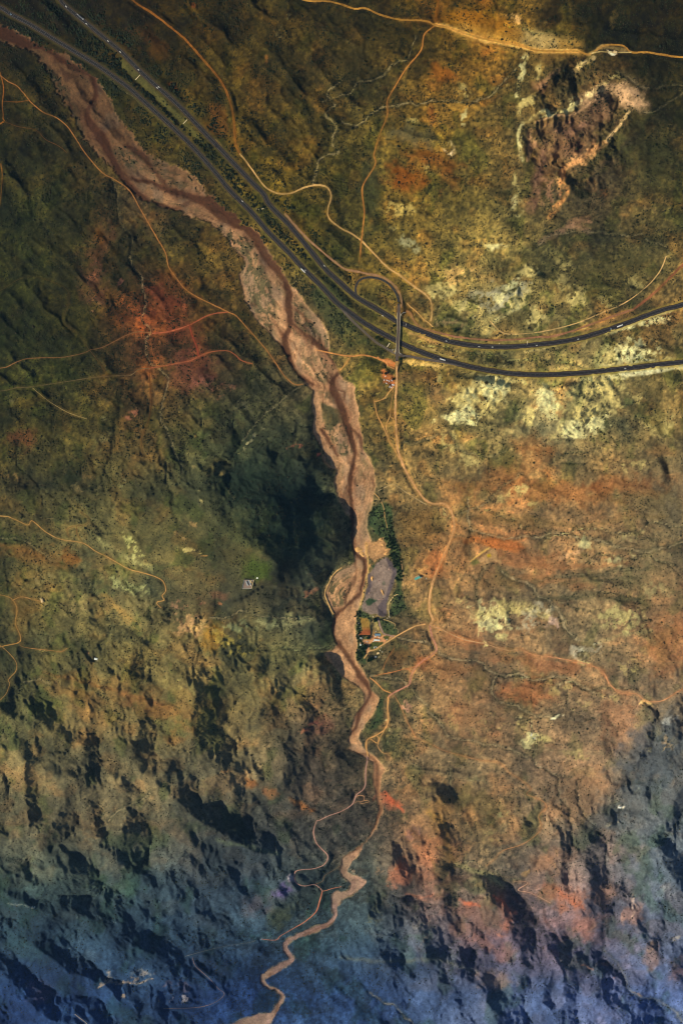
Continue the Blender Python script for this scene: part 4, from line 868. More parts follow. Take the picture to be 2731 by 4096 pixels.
 (8, 250, 160, 60, 24, 25, (206, 96, 56), .8), (8, 410, 80, 70, 40, 0, (156, 136, 70), .5), (8, 650, 60, 90, 30, 10, (136, 126, 90), .5), (8, 750, 210, 40, 24, 0, (150, 150, 100), .6), (8, 680, 310, 50, 30, 20, (160, 156, 80), .6), (8, 470, 380, 40, 50, 30, (176, 146, 76), .7), (8, 270, 450, 30, 40, 0, (216, 106, 60), .85), (8, 250, 540, 60, 24, 20, (196, 120, 90), .7), (8, 180, 480, 24, 24, 0, (200, 150, 100), .6), (8, 360, 590, 60, 12, 15, (206, 136, 106), .7), (8, 590, 620, 60, 16, 10, (226, 110, 70), .8), (8, 720, 610, 16, 40, -40, (226, 116, 80), .85), (8, 790, 670, 24, 16, 0, (216, 126, 96), .8), (8, 730, 760, 50, 12, 30, (196, 116, 92), .7), (8, 850, 470, 40, 20, -40, (206, 160, 84), .7), (8, 980, 420, 16, 60, 10, (180, 140, 80), .6), (8, 1080, 620, 50, 24, 0, (216, 116, 76), .7), (8, 1240, 540, 40, 14, 20, (190, 140, 110), .6), (8, 1340, 620, 10, 40, 0, (216, 190, 170), .8), (8, 1290, 690, 14, 40, 10, (170, 130, 110), .6), (8, 1420, 820, 20, 50, 20, (180, 146, 116), .6), (8, 1530, 790, 40, 12, -30, (190, 180, 160), .6), (8, 1360, 1040, 40, 8, 20, (206, 150, 130), .8), (8, 1110, 910, 60, 8, 20, (206, 140, 120), .7), (8, 1210, 890, 24, 16, 0, (170, 116, 100), .6), (8, 1250, 960, 24, 10, 0, (206, 130, 110), .6), (8, 380, 770, 30, 60, 10, (150, 130, 110), .6), (8, 330, 700, 30, 50, -10, (136, 130, 120), .5), (8, 150, 660, 60, 90, 0, (110, 108, 76), .4), (8, 1280, 180, 16, 8, 0, (226, 216, 190), .9), (8, 1360, 110, 60, 30, -30, (120, 124, 110), .4), (8, 1240, 260, 60, 20, -20, (130, 120, 96), .5), (8, 560, 330, 70, 70, 0, (160, 116, 60), .4), (8, 60, 480, 30, 6, 20, (216, 180, 140), .7), (8, 910, 250, 12, 24, 0, (216, 200, 120), .8), (8, 710, 520, 40, 10, 25, (206, 206, 140), .7), (8, 340, 300, 60, 40, 0, (120, 90, 90), .4), (8, 480, 490, 60, 30, 0, (150, 110, 76), .5), (8, 430, 520, 40, 40, 0, (140, 90, 76), .5),
]: blob(*(a + ('rock',)))

rs_ = blur(rock, 5).astype(np.float32)
H += rs_ * (facet(1.9, 38, 1.9, 61) * 13 + facet(.9, 17, 1.5, 63) * 4.5) * (1 - wash) * sst(2, 12, road_f)
H += rock * (fbm(X / 16, Y / 16, 121, 3, .7) * 3.2 + .6) * (1 - wash)

def seam(n, course, w, col, k, sharp=2.0, broken=.5):
    """pale scarp, cutting or dusty strip along a course"""
    global C
    f = line_field(smooth(T(n, course) if n else F(course), 14), w, 20, XS + .5 * (XW - X), YS + .5 * (YW - Y))
    nz = fbm(X / 14, Y / 14, 161, 4, .7)
    a = sst(sharp, -sharp, f + 10 * nz * broken) * k * (1 - broken * .8 + broken * .8 * sst(-.12, .08, nz))
    a = a[..., None]
    C = C * (1 - a) + a * np.array(col, np.float32) / 255 * (1 + .3 * fbm(X / 9, Y / 9, 163, 3)[..., None])
for a in [
 (2, "560,135 660,165 740,180 830,195 900,215 1000,222 1060,222", 80, (184, 140, 62), .75, 24, .4), (2, "820,150 900,190 960,205", 60, (186, 160, 100), .75, 20, .5), (2, "430,110 560,150 700,190 860,225 1000,238 1080,238", 14, (226, 184, 104), .7, 4, .3), (2, "560,60 700,110 800,150", 60, (150, 96, 20), .6, 24, .4), (2, "1130,250 1200,215 1300,225", 14, (206, 176, 110), .6, 4, .4),
 (2, "860,265 830,320 815,380 815,440", 11, PALE, .8, 6, .95), (2, "830,560 812,620 820,690 832,740", 12, CREAM, .9, 5, .9), (2, "795,820 815,880 805,960", 10, PALE, .7, 6, .95), (2, "850,555 900,520 960,515 1030,505 1090,470 1140,440 1190,390 1250,350 1300,365", 12, PALE, .7, 7, .95), (2, "1120,460 1200,420 1290,420 1380,490", 60, (196, 156, 112), .75, 12, .7), (2, "890,560 960,540 1060,520 1150,470", 10, (216, 170, 120), .7, 3, .6),
 (2, "870,600 865,680 855,740", 14, (186, 140, 96), .8, 4, .5), (2, "1320,515 1270,580 1235,630 1220,650", 12, (226, 190, 130), .85, 3, .5), (2, "1210,660 1130,710 1070,750 1010,790 1000,830", 26, (196, 142, 88), .85, 5, .7), (2, "1010,830 1040,880 1000,940 955,1000", 20, (206, 140, 76), .8, 5, .7), (2, "930,700 900,790 890,880 870,960", 40, (140, 100, 76), .7, 12, .6), (2, "950,620 1050,580 1150,520 1200,480", 90, (122, 90, 66), .4, 20, .4), (2, "900,680 1000,700 1080,680", 60, (116, 84, 64), .45, 16, .5), (2, "910,400 950,360 990,330", 26, (150, 112, 78), .7, 6, .6), (2, "1070,330 1110,290 1150,270", 24, (206, 176, 116), .8, 5, .6), (2, "1130,1060 1060,1040 980,1075 910,1110", 26, (150, 112, 86), .7, 8, .6), (2, "640,250 700,210 740,240", 20, (190, 120, 40), .5, 8, .7),
 (4, "1240,350 1300,325 1380,290 1450,262 1530,240 1568,228", 17, (220, 204, 146), .9, 3, .4), (4, "1290,535 1360,532 1440,522 1530,505 1568,500", 32, (226, 216, 160), .95, 4, .3), (4, "1180,500 1250,500 1350,492 1450,478", 8, (206, 196, 140), .7, 3, .5), (4, "285,475 330,485 380,500 460,505", 16, (212, 172, 92), .8, 4, .6), (4, "300,345 360,370 430,392", 8, (206, 160, 92), .6, 3, .6), (4, "370,415 460,450 570,470", 6, (216, 190, 120), .6, 3, .7), (4, "370,375 400,390 460,405", 14, (206, 156, 88), .7, 3, .4), (4, "840,440 900,430 990,420", 5, (216, 196, 130), .7, 2, .6), (4, "1060,345 1110,335 1170,325", 9, (206, 150, 76), .7, 3, .6), (4, "735,140 790,190 810,240 760,260 700,300", 16, CREAM, .7, 5, .8), (4, "640,560 600,600 560,640", 24, CREAM, .7, 8, .7), (4, "1180,490 1200,520 1220,600 1250,690", 30, PALE, .7, 12, .8), (4, "1110,560 1090,640 1040,720 1010,790", 34, PALE, .7, 12, .8), (4, "1568,520 1500,505", 14, (230, 200, 120), .8, 4, .3),
 (4, "480,380 540,410 600,435", 6, (200, 140, 70), .6, 3, .5), (4, "530,840 560,900 540,950", 12, PALE, .5, 6, .8), (4, "1500,690 1480,790 1520,730", 10, PALE, .5, 4, .8), (4, "1380,770 1420,810 1460,830", 10, PALE, .5, 4, .8),
 (6, "620,470 700,460 800,430 880,450 940,480", 40, PALE, .7, 16, .8), (6, "600,130 700,160 800,175", 16, (186, 110, 50), .6, 6, .5), (6, "1130,160 1180,155 1290,110 1380,100", 14, (170, 150, 96), .5, 6, .6), (6, "1180,600 1300,560 1420,540", 12, (156, 150, 100), .5, 5, .6), (6, "1000,330 1200,310 1400,300", 12, (96, 94, 62), .5, 8, .4), (6, "900,400 1100,395 1300,400 1568,360", 16, (104, 98, 66), .5, 8, .5), (6, "700,230 900,250 1100,250 1300,230", 18, (168, 108, 62), .5, 8, .5), (6, "450,100 600,210 650,330", 20, (116, 84, 50), .4, 10, .5), (6, "1000,560 1200,650 1400,700 1568,690", 16, (120, 98, 66), .45, 8, .5), (6, "500,860 700,900 900,960 1100,980", 20, (124, 104, 74), .45, 10, .5), (6, "800,1060 1000,1100 1200,1100", 18, (126, 112, 80), .45, 8, .6), (6, "860,20 1100,70 1300,30 1500,20", 16, (112, 92, 50), .45, 8, .5),
 (1, "985,640 1040,700 1080,745", 5, (206, 160, 84), .8, 2, .5), (1, "930,710 968,755", 5, (216, 170, 100), .8, 2, .5), (1, "590,370 680,440 760,520 840,610", 3, (150, 136, 84), .5, 2, .4), (1, "500,365 600,440 700,520 760,580", 4, (140, 132, 92), .6, 2, .4),
 (3, "1568,20 1340,130 1330,120", 3, (226, 206, 140), .4, 2, .6),
 (7, "455,1010 510,985 570,990 640,990 700,965", 7, (186, 154, 122), .75, 4, .8), (7, "500,930 510,975", 10, (160, 146, 130), .6, 5, .6), (7, "600,950 640,930 690,950", 10, (160, 150, 136), .5, 5, .7), (7, "400,540 380,545 480,550", 10, (74, 92, 70), .5, 6, .4), (7, "1000,330 1150,365 1280,400", 14, (92, 104, 76), .6, 8, .5), (7, "40,620 100,630 150,634", 6, (156, 156, 140), .5, 3, .7),
 (5, "740,780 800,800 900,890 930,990", 30, (140, 122, 66), .5, 12, .5), (5, "460,130 560,200 700,250", 26, (166, 162, 100), .5, 10, .7), (5, "860,520 900,540 940,500", 20, (226, 180, 110), .7, 6, .7), (5, "1170,500 1250,520 1340,510 1440,500", 14, (166, 164, 112), .5, 6, .8), (5, "480,380 540,450 580,480", 20, (166, 130, 64), .5, 8, .6), (5, "200,740 400,780 600,840 780,900", 14, (142, 96, 50), .5, 8, .6), (5, "0,150 150,190 300,260", 16, (136, 92, 42), .5, 8, .6),
 (8, "200,110 250,165 280,200", 14, (200, 92, 54), .7, 5, .6), (8, "150,150 180,120 230,160", 10, (190, 90, 56), .6, 5, .7), (8, "400,200 470,260 480,350 500,420", 26, (170, 128, 60), .6, 12, .6), (8, "520,440 620,470 700,500 740,550", 14, (166, 158, 106), .6, 6, .5), (8, "300,575 380,590 420,580", 8, (206, 130, 98), .6, 4, .7), (8, "540,600 590,620 640,640", 10, (206, 104, 70), .6, 5, .7), (8, "700,590 740,620 770,660", 10, (206, 108, 76), .6, 5, .7), (8, "990,560 1060,620 1110,640", 20, (170, 92, 60), .5, 8, .6), (8, "1330,600 1350,650 1330,690", 8, (196, 166, 146), .6, 4, .6), (8, "1280,690 1290,720", 8, (190, 150, 130), .5, 4, .6), (8, "0,870 200,890 420,880 620,930", 14, (104, 104, 84), .5, 8, .5),
]: seam(*a)
# drainage threads: a little bare sand, scrub along it
ta = (thread * .6 * (.5 + .5 * sst(-.15, .1, fbm(X / 20, Y / 20, 167, 3))))[..., None]
C = C * (1 - ta) + ta * C * np.array([.55, .62, .60], np.float32)
ta = (sst(5.0, 7.0, DRA) * sst(4, 10, wash_f) * .8 * sst(-.05, .08, fbm(X / 10, Y / 10, 169, 3)))[..., None]
C = C * (1 - ta) + ta * np.clip(C * 1.7 + .06, 0, .8)
# gullies, disturbed verges
ga = (gully * .5 * (1 - wash))[..., None]
C = C * (1 - ga) + ga * C * np.array([.52, .60, .58], np.float32)
ga = gpale[..., None] * (sst(-.2, .1, fbm(X / 12, Y / 12, 123, 3))[..., None] * .5 + .5)
C = C * (1 - ga) + ga * np.array([.74, .66, .50], np.float32)
va = (sst(9, 0, road_f) * .4 * (1 - wash))[..., None]
C = C * (1 - va) + va * C * np.array([1.35, 1.15, .95], np.float32)

# mown verge and scrub strip along the highway
hwf = np.minimum(line_field(smooth(HW_A, 20), 17, 90), line_field(smooth(HW_B, 20), 17, 90))
verge = sst(13, 4, hwf) * (1 - wash)
va = (verge * .6)[..., None]
C = C * (1 - va) + va * (np.stack([.30 + .22 * sst(500, 1300, Y), .28 + .20 * sst(500, 1300, Y), .15 + .06 * sst(500, 1300, Y)], -1))
def zone(poly, xx=XS, yy=YS, soft=6):
    return sst(soft, -soft, poly_field(poly, xx, yy, soft + 14))
MEDIAN = zone(T(1, "430,160 520,215 640,340 780,480 900,600 1050,760 1200,930 1330,1080 1420,1190 1330,1175 1200,1015 1060,860 900,680 700,490 520,345 380,240"), soft=10)
GRASSM = zone(T(1, "540,255 590,290 700,400 800,500 880,580 930,650 900,640 820,560 740,480 620,370 560,310"), soft=6)
a = (GRASSM * .75)[..., None]
C = C * (1 - a) + a * np.array([.34, .33, .17])
LUSH = zone(T(4, "-60,80 60,250 130,400 40,420 -60,330 -140,180"), soft=16) * .5 + zone(T(6, "120,0 150,90 200,120 235,240 260,330 215,470 240,480 300,440 262,300 250,160 225,0"), soft=8) + \
       zone(Z(1150, 1900, 3.136, "1050,420 1130,380 1240,330 1310,400 1310,660 1330,760 1390,860 1420,1000 1390,1050 1300,1000 1230,880 1130,740 1010,600"), soft=8) + \
       zone(Z(1200, 2350, 3.136, "735,260 720,400 700,560 715,720 700,860 770,960 830,960 820,800 860,720 870,560 900,400 1000,370 1110,420 1190,480 1230,560 1180,620 1060,590 900,360 800,300"), soft=6) * .9 + \
       zone(Z(1200, 2350, 3.136, "1000,1400 1040,1400 1040,1700 960,1760 850,1770 940,1600"), soft=8) + zone(Z(1150, 1900, 3.136, "1310,1060 1380,1180 1370,1400 1290,1568 1250,1600 1400,1500 1450,1250 1420,1050"), soft=7) * .9
LUSH = np.clip(LUSH, 0, 1) * (1 - wash)
a = (LUSH * .72)[..., None]
C = C * (1 - a) + a * np.array([.17, .255, .14]) * (1 + .8 * fbm(X / 13, Y / 13, 127, 3)[..., None])

# the wash itself
sand = np.array([.70, .53, .37]) * np.ones_like(C)
topd = sst(1150, 450, Y)[..., None]                    # the upper reach is darker and browner
sand = sand * (1 - topd) + topd * np.array([.36, .26, .165])
lowd = sst(3200, 3700, Y)[..., None]
sand = sand * (1 - lowd) + lowd * np.array([.52, .42, .38])
along = Y + .6 * X
ru, rv = wash_f, along
flow = fbm(ru / 9, rv / 110, 131, 4, .6) * .6 + fbm(X / 13, Y / 16, 132, 3, .7) * .6; flow2 = fbm(X / 55, Y / 70, 133, 3)
sand = sand * (1 + .75 * flow[..., None]) * (1 + .30 * flow2[..., None])
gr = sst(0, .2, fbm(X / 45, Y / 80, 137, 3))[..., None]
sand = sand * (1 - .5 * gr) + .5 * gr * np.array([.58, .49, .39]) * (1 - .4 * topd)
BARS = zone(pts("60,200 170,250 250,330 320,480 360,600 300,560 200,420 90,260"), soft=20) * .8 + zone(pts("430,590 560,600 700,690 830,780 740,760 600,700 520,690"), soft=14) * .55 + \
       zone(pts("560,800 640,785 760,830 800,860 700,850"), soft=10) * .25 + zone(pts("770,880 900,900 1000,960 1080,1130 1110,1290 1060,1310 990,1190 960,1050 880,960"), soft=14) + \
       zone(pts("1180,1180 1250,1280 1330,1380 1330,1440 1240,1360 1180,1280 1170,1220"), soft=12) * .8 + zone(pts("1200,1400 1300,1420 1340,1470 1330,1520 1300,1540 1220,1480"), soft=12) * .6 + \
       zone(pts("1270,1560 1330,1560 1345,1620 1300,1590"), soft=10) * .7 + zone(pts("1280,1610 1360,1640 1395,1740 1410,1810 1370,1830 1320,1760 1290,1690"), soft=8) + zone(pts("1275,1775 1300,1800 1335,1870 1300,1850"), soft=8) * .8 + \
       zone(pts("1440,1840 1470,1850 1480,1920 1440,1910 1400,1990 1430,1940"), soft=12) * .5 + zone(pts("1350,1960 1370,1960 1390,2040 1360,2000"), soft=10) * .3 + zone(pts("1320,2310 1360,2270 1410,2260 1400,2350 1370,2420 1330,2430 1315,2380"), soft=8)
BARS = np.clip(BARS + .42 * sst(-.05, .15, fbm(wash_f / 20, along / 90, 145, 3)), 0, 1) * (1 - .9 * sst(2200, 2450, Y) * (1 - sst(0, .3, BARS)))
isl = zone(Z(1100, 1450, 3.136, "565,500 790,590 830,690 760,800 640,800 600,700"), soft=5)
a = (isl * .8)[..., None]
sand = sand * (1 - a) + a * np.array([.30, .28, .15])
bs = BARS * sst(-.10, .05, fbm(ru / 11, rv / 30, 141, 4, .65))
a = (bs * .85)[..., None]
sand = sand * (1 - a) + a * np.array([.33, .31, .20]) * (1 - .35 * topd)
halo = np.zeros((NY, NX), np.float32)
for s_, w_, k_ in CHAN:
    if k_ < .5: continue
    f = line_field(smooth(pts(s_), 14), np.array(w_) * 1.5, 34, XW, YW)
    halo = np.maximum(halo, sst(26, -6, f) * k_)
a = (halo * .55 * sst(-.22, .12, fbm(wash_f / 8, along / 90, 147, 3)))[..., None]
sand = sand * (1 - a) + a * (np.array([.50, .32, .22]) * (1 - .35 * topd))
braid = sst(.62, .86, ridged(wash_f / 22, along / 170, 149, 2)) * sst(0, -14, wash_f) * sst(2150, 1950, Y)
sand = sand * (1 - .34 * braid[..., None] * np.array([.85, 1, 1.1]))
wet = np.array([.27, .165, .10]) * np.ones_like(C)
wet = wet * (1 - topd * .75) + topd * .75 * np.array([.20, .11, .06])
wet = wet * (1 + .5 * flow[..., None])
a = (chan * (.82 + .5 * flow))[..., None].clip(0, 1)
sand = sand * (1 - a) + a * wet
a = wash[..., None]
C = C * (1 - a) + a * sand
rim = (sst(5, 0, np.abs(wash_f - 1.5)) * sst(-.05, .15, fbm(X / 30, Y / 30, 143, 3)) * .5 * (1 - chan))[..., None]
C = C * (1 - rim) + rim * np.array([.72, .58, .38]) * (1 - .35 * topd)

# sand works: levelled pad of grey fines beside the wash, tan haul road and spoil
def ZQ(s): return Z(1400, 2150, 5.227, s)
SPOIL = zone(ZQ("330,130 480,100 620,20 700,0 700,60 740,130 760,220 840,230 800,330 720,400 560,470 520,540 450,440 390,420 350,300"), soft=4)
PAD = zone(ZQ("520,560 620,490 700,430 760,420 860,500 900,600 980,660 960,800 900,1000 850,1130 790,1300 770,1400 760,1560 720,1650 600,1640 560,1600 440,1600 250,1520 240,1440 300,1300 330,1150 370,960 380,800 420,720 460,660"), soft=3)
DARKF = zone(ZQ("740,420 860,490 910,600 985,660 960,820 900,1010 850,1140 790,1310 765,1640 580,1640 590,1440 680,1300 760,1240 780,1050 860,850 880,680 800,600 780,500"), soft=4) + zone(ZQ("370,760 430,740 440,900 450,1000 410,1190 310,1200 350,1000 380,860"), soft=4)
a = (SPOIL * .85)[..., None]
C = C * (1 - a) + a * np.array([.70, .52, .34]) * (1 + .4 * fbm(X / 16, Y / 16, 147, 3)[..., None])
a = (PAD * .95)[..., None]
C = C * (1 - a) + a * np.array([.50, .43, .385]) * (1 + .22 * fbm(X / 16, Y / 16, 151, 3)[..., None])
a = (np.clip(DARKF, 0, 1) * PAD * .85)[..., None]
C = C * (1 - a) + a * np.array([.33, .29, .30])
GRP = zone(ZQ("320,1340 400,1270 540,1300 560,1330 480,1370 400,1430 340,1430"), soft=3) + zone(ZQ("470,560 510,600 490,650 440,620"), soft=2) + zone(ZQ("690,880 740,960 700,1000 670,950"), soft=2) * .4
a = (np.clip(GRP, 0, 1) * .9)[..., None]
C = C * (1 - a) + a * np.array([.16, .24, .15])
f = line_field(ZQ("350,130 330,300 370,440 380,600 370,700 350,850 340,960 310,1080 280,1180 250,1300 220,1420"), [14, 12, 6, 6, 6, 6, 6, 7, 8, 8, 6], 6, XS, YS)
a = sst(2, -2, f)[..., None] * .85
C = C * (1 - a) + a * np.array([.78, .60, .36])
# farmyard
FY = zone(Z(1420, 2440, 7.84, "500,800 600,800 840,790 880,760 950,760 1100,820 1250,800 1270,850 1100,900 920,1060 840,1110 680,1200 440,1280 400,1310 350,1400 340,1300 360,1200 420,1130 300,1080 240,970 200,920 330,910 500,880"), soft=3)
a = (FY * .95)[..., None]
C = C * (1 - a) + a * np.array([.76, .54, .36])
ISL = zone(Z(1420, 2440, 7.84, "890,830 980,800 1100,820 1060,900 1000,940 920,920"), soft=1.5) + zone(Z(1420, 2440, 7.84, "430,1170 470,1060 540,1010 700,1000 880,1000 860,1080 700,1170 560,1230 460,1245"), soft=1.5)
a = (np.clip(ISL, 0, 1) * .95)[..., None]
C = C * (1 - a) + a * np.array([.26, .29, .13])
KR = zone(Z(1420, 2440, 7.84, "140,230 370,240 470,380 490,780 100,790 100,690 230,640 200,420"), soft=3)
a = (KR * .85)[..., None]
C = C * (1 - a) + a * (np.array([.66, .50, .22]) * sst(2530, 2500, Y)[..., None] + np.array([.60, .30, .16]) * sst(2500, 2530, Y)[..., None])
OPD = zone(Z(1500, 1420, 11.2, "330,250 480,170 660,180 800,330 900,360 880,560 760,520 600,520 480,430"), soft=3) + zone(Z(1500, 1420, 11.2, "220,640 400,600 560,760 640,860 800,900 830,1000 900,1150 880,1400 700,1500 640,1330 480,1270 320,1250 380,1060 270,960 320,850"), soft=4)
a = (np.clip(OPD, 0, 1) * .9)[..., None]
C = C * (1 - a) + a * np.array([.74, .43, .22]) * (1 + .5 * fbm(X / 14, Y / 14, 153, 3)[..., None])
DAM = zone(Z(1840, 2170, 7.84, "900,170 1080,200 1150,330 1160,510 1280,540 1300,700 1200,640 1050,590 900,620 840,700 780,700 770,600 600,640 560,560 700,420 860,290"), soft=3)
a = (DAM * .85)[..., None]
C = C * (1 - a) + a * np.array([.66, .52, .34])
a = (zone(Z(1840, 2170, 7.84, "850,370 940,360 950,460 850,450"), soft=2) * .95)[..., None]
C = C * (1 - a) + a * np.array([.74, .62, .10])
f = line_field(Z(1840, 2170, 7.84, "330,600 500,440 700,300 900,175"), [3, 6, 8, 7], 8)
a = sst(2, -2, f)[..., None] * .9
C = C * (1 - a) + a * np.array([.82, .66, .34])
H += 3.5 * sst(12, -2, f)
a = (zone(Z(1840, 2170, 7.84, "380,560 560,500 600,640 440,740 320,680"), soft=4) * .7)[..., None]
C = C * (1 - a) + a * np.array([.36, .38, .18])
C = np.clip(C, .012, .95)
lin = np.where(C < .04045, C / 12.92, ((C + .055) / 1.055) ** 2.4)
ALB = np.clip(lin / GAIN, .004, .80).astype(np.float32)
# ------------------------------------------------------------------ materials
def new_mat(name):
    m = bpy.data.materials.new(name); m.use_nodes = True
    nt = m.node_tree
    return m, nt, nt.nodes["Principled BSDF"]
def node(nt, t, **kw):
    n = nt.nodes.new(t)
    for k, v in kw.items(): setattr(n, k, v)
    return n
def mottle(nt, color_socket, scale, amt, detail=4, rough=.6):
    """multiply a colour by procedural noise"""
    tc = node(nt, "ShaderNodeTexCoord")
    nz = node(nt, "ShaderNodeTexNoise"); nz.inputs["Scale"].default_value = scale
    nz.inputs["Detail"].default_value = detail; nz.inputs["Roughness"].default_value = rough
    nt.links.new(tc.outputs["Object"], nz.inputs["Vector"])
    mr = node(nt, "ShaderNodeMapRange")
    mr.inputs[1].default_value = .28; mr.inputs[2].default_value = .72
    mr.inputs[3].default_value = 1 - amt; mr.inputs[4].default_value = 1 + amt
    nt.links.new(nz.outputs[0], mr.inputs[0])
    mx = node(nt, "ShaderNodeMix", data_type='RGBA', blend_type='MULTIPLY')
    mx.inputs[0].default_value = 1
    if isinstance(color_socket, tuple): mx.inputs[6].default_value = (*color_socket, 1)
    else: nt.links.new(color_socket, mx.inputs[6])
    nt.links.new(mr.outputs[0], mx.inputs[7])
    return mx.outputs[2], nz.outputs[0]
def ground_mat(name, attr, bump=1.0, rough=.95):
    m, nt, b = new_mat(name)
    at = node(nt, "ShaderNodeAttribute", attribute_name=attr)
    c1, n1 = mottle(nt, at.outputs[0], .17, .36, 5, .7)
    c2, n2 = mottle(nt, c1, .03, .16, 4)
    nt.links.new(c2, b.inputs["Base Color"])
    b.inputs["Roughness"].default_value = rough
    b.inputs["Specular IOR Level"].default_value = .12
    bp = node(nt, "ShaderNodeBump"); bp.inputs["Strength"].default_value = .12; bp.inputs["Distance"].default_value = bump * .3
    nt.links.new(n1, bp.inputs["Height"]); nt.links.new(bp.outputs[0], b.inputs["Normal"])
    return m
def flat_mat(name, srgb, rough=.8, amt=.15, scale=.4, metal=0.0, spec=.3):
    m, nt, b = new_mat(name)
    l = tuple(float((v / 12.92) if v < .04045 else ((v + .055) / 1.055) ** 2.4) for v in srgb)
    c, _ = mottle(nt, l, scale, amt)
    nt.links.new(c, b.inputs["Base Color"])
    b.inputs["Roughness"].default_value = rough; b.inputs["Metallic"].default_value = metal
    b.inputs["Specular IOR Level"].default_value = spec
    return m
def seen(c, k=1.0):
    """colour as seen in daylight -> sRGB albedo"""
    c = np.array(c, float) / 255 * k
    l = np.where(c < .04045, c / 12.92, ((c + .055) / 1.055) ** 2.4) / GAIN
    l = np.clip(l, .003, .85)
    return tuple(np.where(l < .0031308, l * 12.92, 1.055 * l ** (1 / 2.4) - .055))

# ------------------------------------------------------------------ mesh helpers
def mesh_np(name, V, Fq, mat, normals=None, attr=None, smooth_=False):
    me = bpy.data.meshes.new(name)
    V = np.asarray(V, np.float32); Fq = np.asarray(Fq, np.int32); k = Fq.shape[1]
    me.vertices.add(len(V)); me.vertices.foreach_set("co", V.ravel())
    me.loops.add(Fq.size); me.loops.foreach_set("vertex_index", Fq.ravel())
    me.polygons.add(len(Fq)); me.polygons.foreach_set("loop_start", np.arange(0, Fq.size, k, dtype=np.int32))
    me.update(calc_edges=True)
    if smooth_: me.polygons.foreach_set("use_smooth", np.ones(len(Fq), bool))
    if attr is not None:
        a = me.color_attributes.new(attr[0], 'FLOAT_COLOR', 'POINT')
        a.data.foreach_set("color", np.hstack([attr[1], np.ones((len(V), 1))]).astype(np.float32).ravel())
    if normals is not None:
        me.normals_split_custom_set_from_vertices(normals.tolist())
    me.materials.append(mat)
    return me
def link(name, me, parent=None, loc=None):
    o = bpy.data.objects.new(name, me); COL.objects.link(o)
    if parent: o.parent = parent
    if loc is not None: o.location = loc
    return o
def structure(o, kind='structure'):
    o["kind"] = kind; return o
def tag(o, label, cat, group=None):
    o["label"] = label; o["category"] = cat
    if group: o["group"] = group
    return o
def thing(name, label, cat, loc, rz=0, group=None):
    o = bpy.data.objects.new(name, None); COL.objects.link(o)
    o.empty_display_size = 1; o.location = loc; o.rotation_euler = (0, 0, rz)
    return tag(o, label, cat, group)
class MB:
    def __init__(s): s.bm = bmesh.new()
    def box(s, x0, x1, y0, y1, z0, z1, taper=0, tx=None, rz=0, c=(0, 0)):
        ty = taper; tx = taper if tx is None else tx
        q = [(x0, y0, z0), (x1, y0, z0), (x1, y1, z0), (x0, y1, z0), (x0 + tx, y0 + ty, z1), (x1 - tx, y0 + ty, z1), (x1 - tx, y1 - ty, z1), (x0 + tx, y1 - ty, z1)]
        if rz: q = [(c[0] + (p[0] - c[0]) * math.cos(rz) - (p[1] - c[1]) * math.sin(rz), c[1] + (p[0] - c[0]) * math.sin(rz) + (p[1] - c[1]) * math.cos(rz), p[2]) for p in q]
        v = [s.bm.verts.new(p) for p in q]
        for f in ((3, 2, 1, 0), (4, 5, 6, 7), (0, 1, 5, 4), (1, 2, 6, 5), (2, 3, 7, 6), (3, 0, 4, 7)): s.bm.faces.new([v[i] for i in f])
        return s
    def prism(s, prof, y0, y1):
        """profile in x,z extruded along y"""
        a = [s.bm.verts.new((p[0], y0, p[1])) for p in prof]; b = [s.bm.verts.new((p[0], y1, p[1])) for p in prof]
        n = len(prof)
        s.bm.faces.new(a); s.bm.faces.new(b[::-1])
        for i in range(n): s.bm.faces.new((a[(i + 1) % n], a[i], b[i], b[(i + 1) % n]))
        return s
    def tube(s, path, rad, n=8):
        rings = []
        path = [Vector(p) for p in path]
        for i, p in enumerate(path):
            d = (path[min(i + 1, len(path) - 1)] - path[max(i - 1, 0)]).normalized()
            u = d.orthogonal().normalized(); w = d.cross(u)
            r = rad[i] if hasattr(rad, '__len__') else rad
            rings.append([s.bm.verts.new(p + (u * math.cos(a) + w * math.sin(a)) * r) for a in [2 * math.pi * k / n for k in range(n)]])
        for a, b in zip(rings[:-1], rings[1:]):
            for k in range(n): s.bm.faces.new((a[k], a[(k + 1) % n], b[(k + 1) % n], b[k]))
        s.bm.faces.new(rings[0][::-1]); s.bm.faces.new(rings[-1])
        return s
    def mesh(s, name, mat, bevel=0):
        bmesh.ops.recalc_face_normals(s.bm, faces=s.bm.faces)
        if bevel: bmesh.ops.bevel(s.bm, geom=list(s.bm.edges), offset=bevel, segments=1, affect='EDGES')
        me = bpy.data.meshes.new(name); s.bm.to_mesh(me); s.bm.free(); me.materials.append(mat)
        return me
    def build(s, name, mat, parent=None, loc=None, bevel=0):
        return link(name, s.mesh(name, mat, bevel), parent, loc)
def copy_tree(o, parent=None):
    c = o.copy(); COL.objects.link(c)
    if parent: c.parent = parent
    for ch in list(o.children): copy_tree(ch, c)
    return c

def HH(x, y):
    return bil(H, (np.asarray(x, float) - X0) / G, (np.asarray(y, float) - Y0) / G)
def W(x, y, up=0.0):
    return Vector(P(x, y, float(HH(np.array([x]), np.array([y]))[0]) + up))
def heading(a, b):
    d = W(*b) - W(*a); return math.atan2(d.y, d.x)

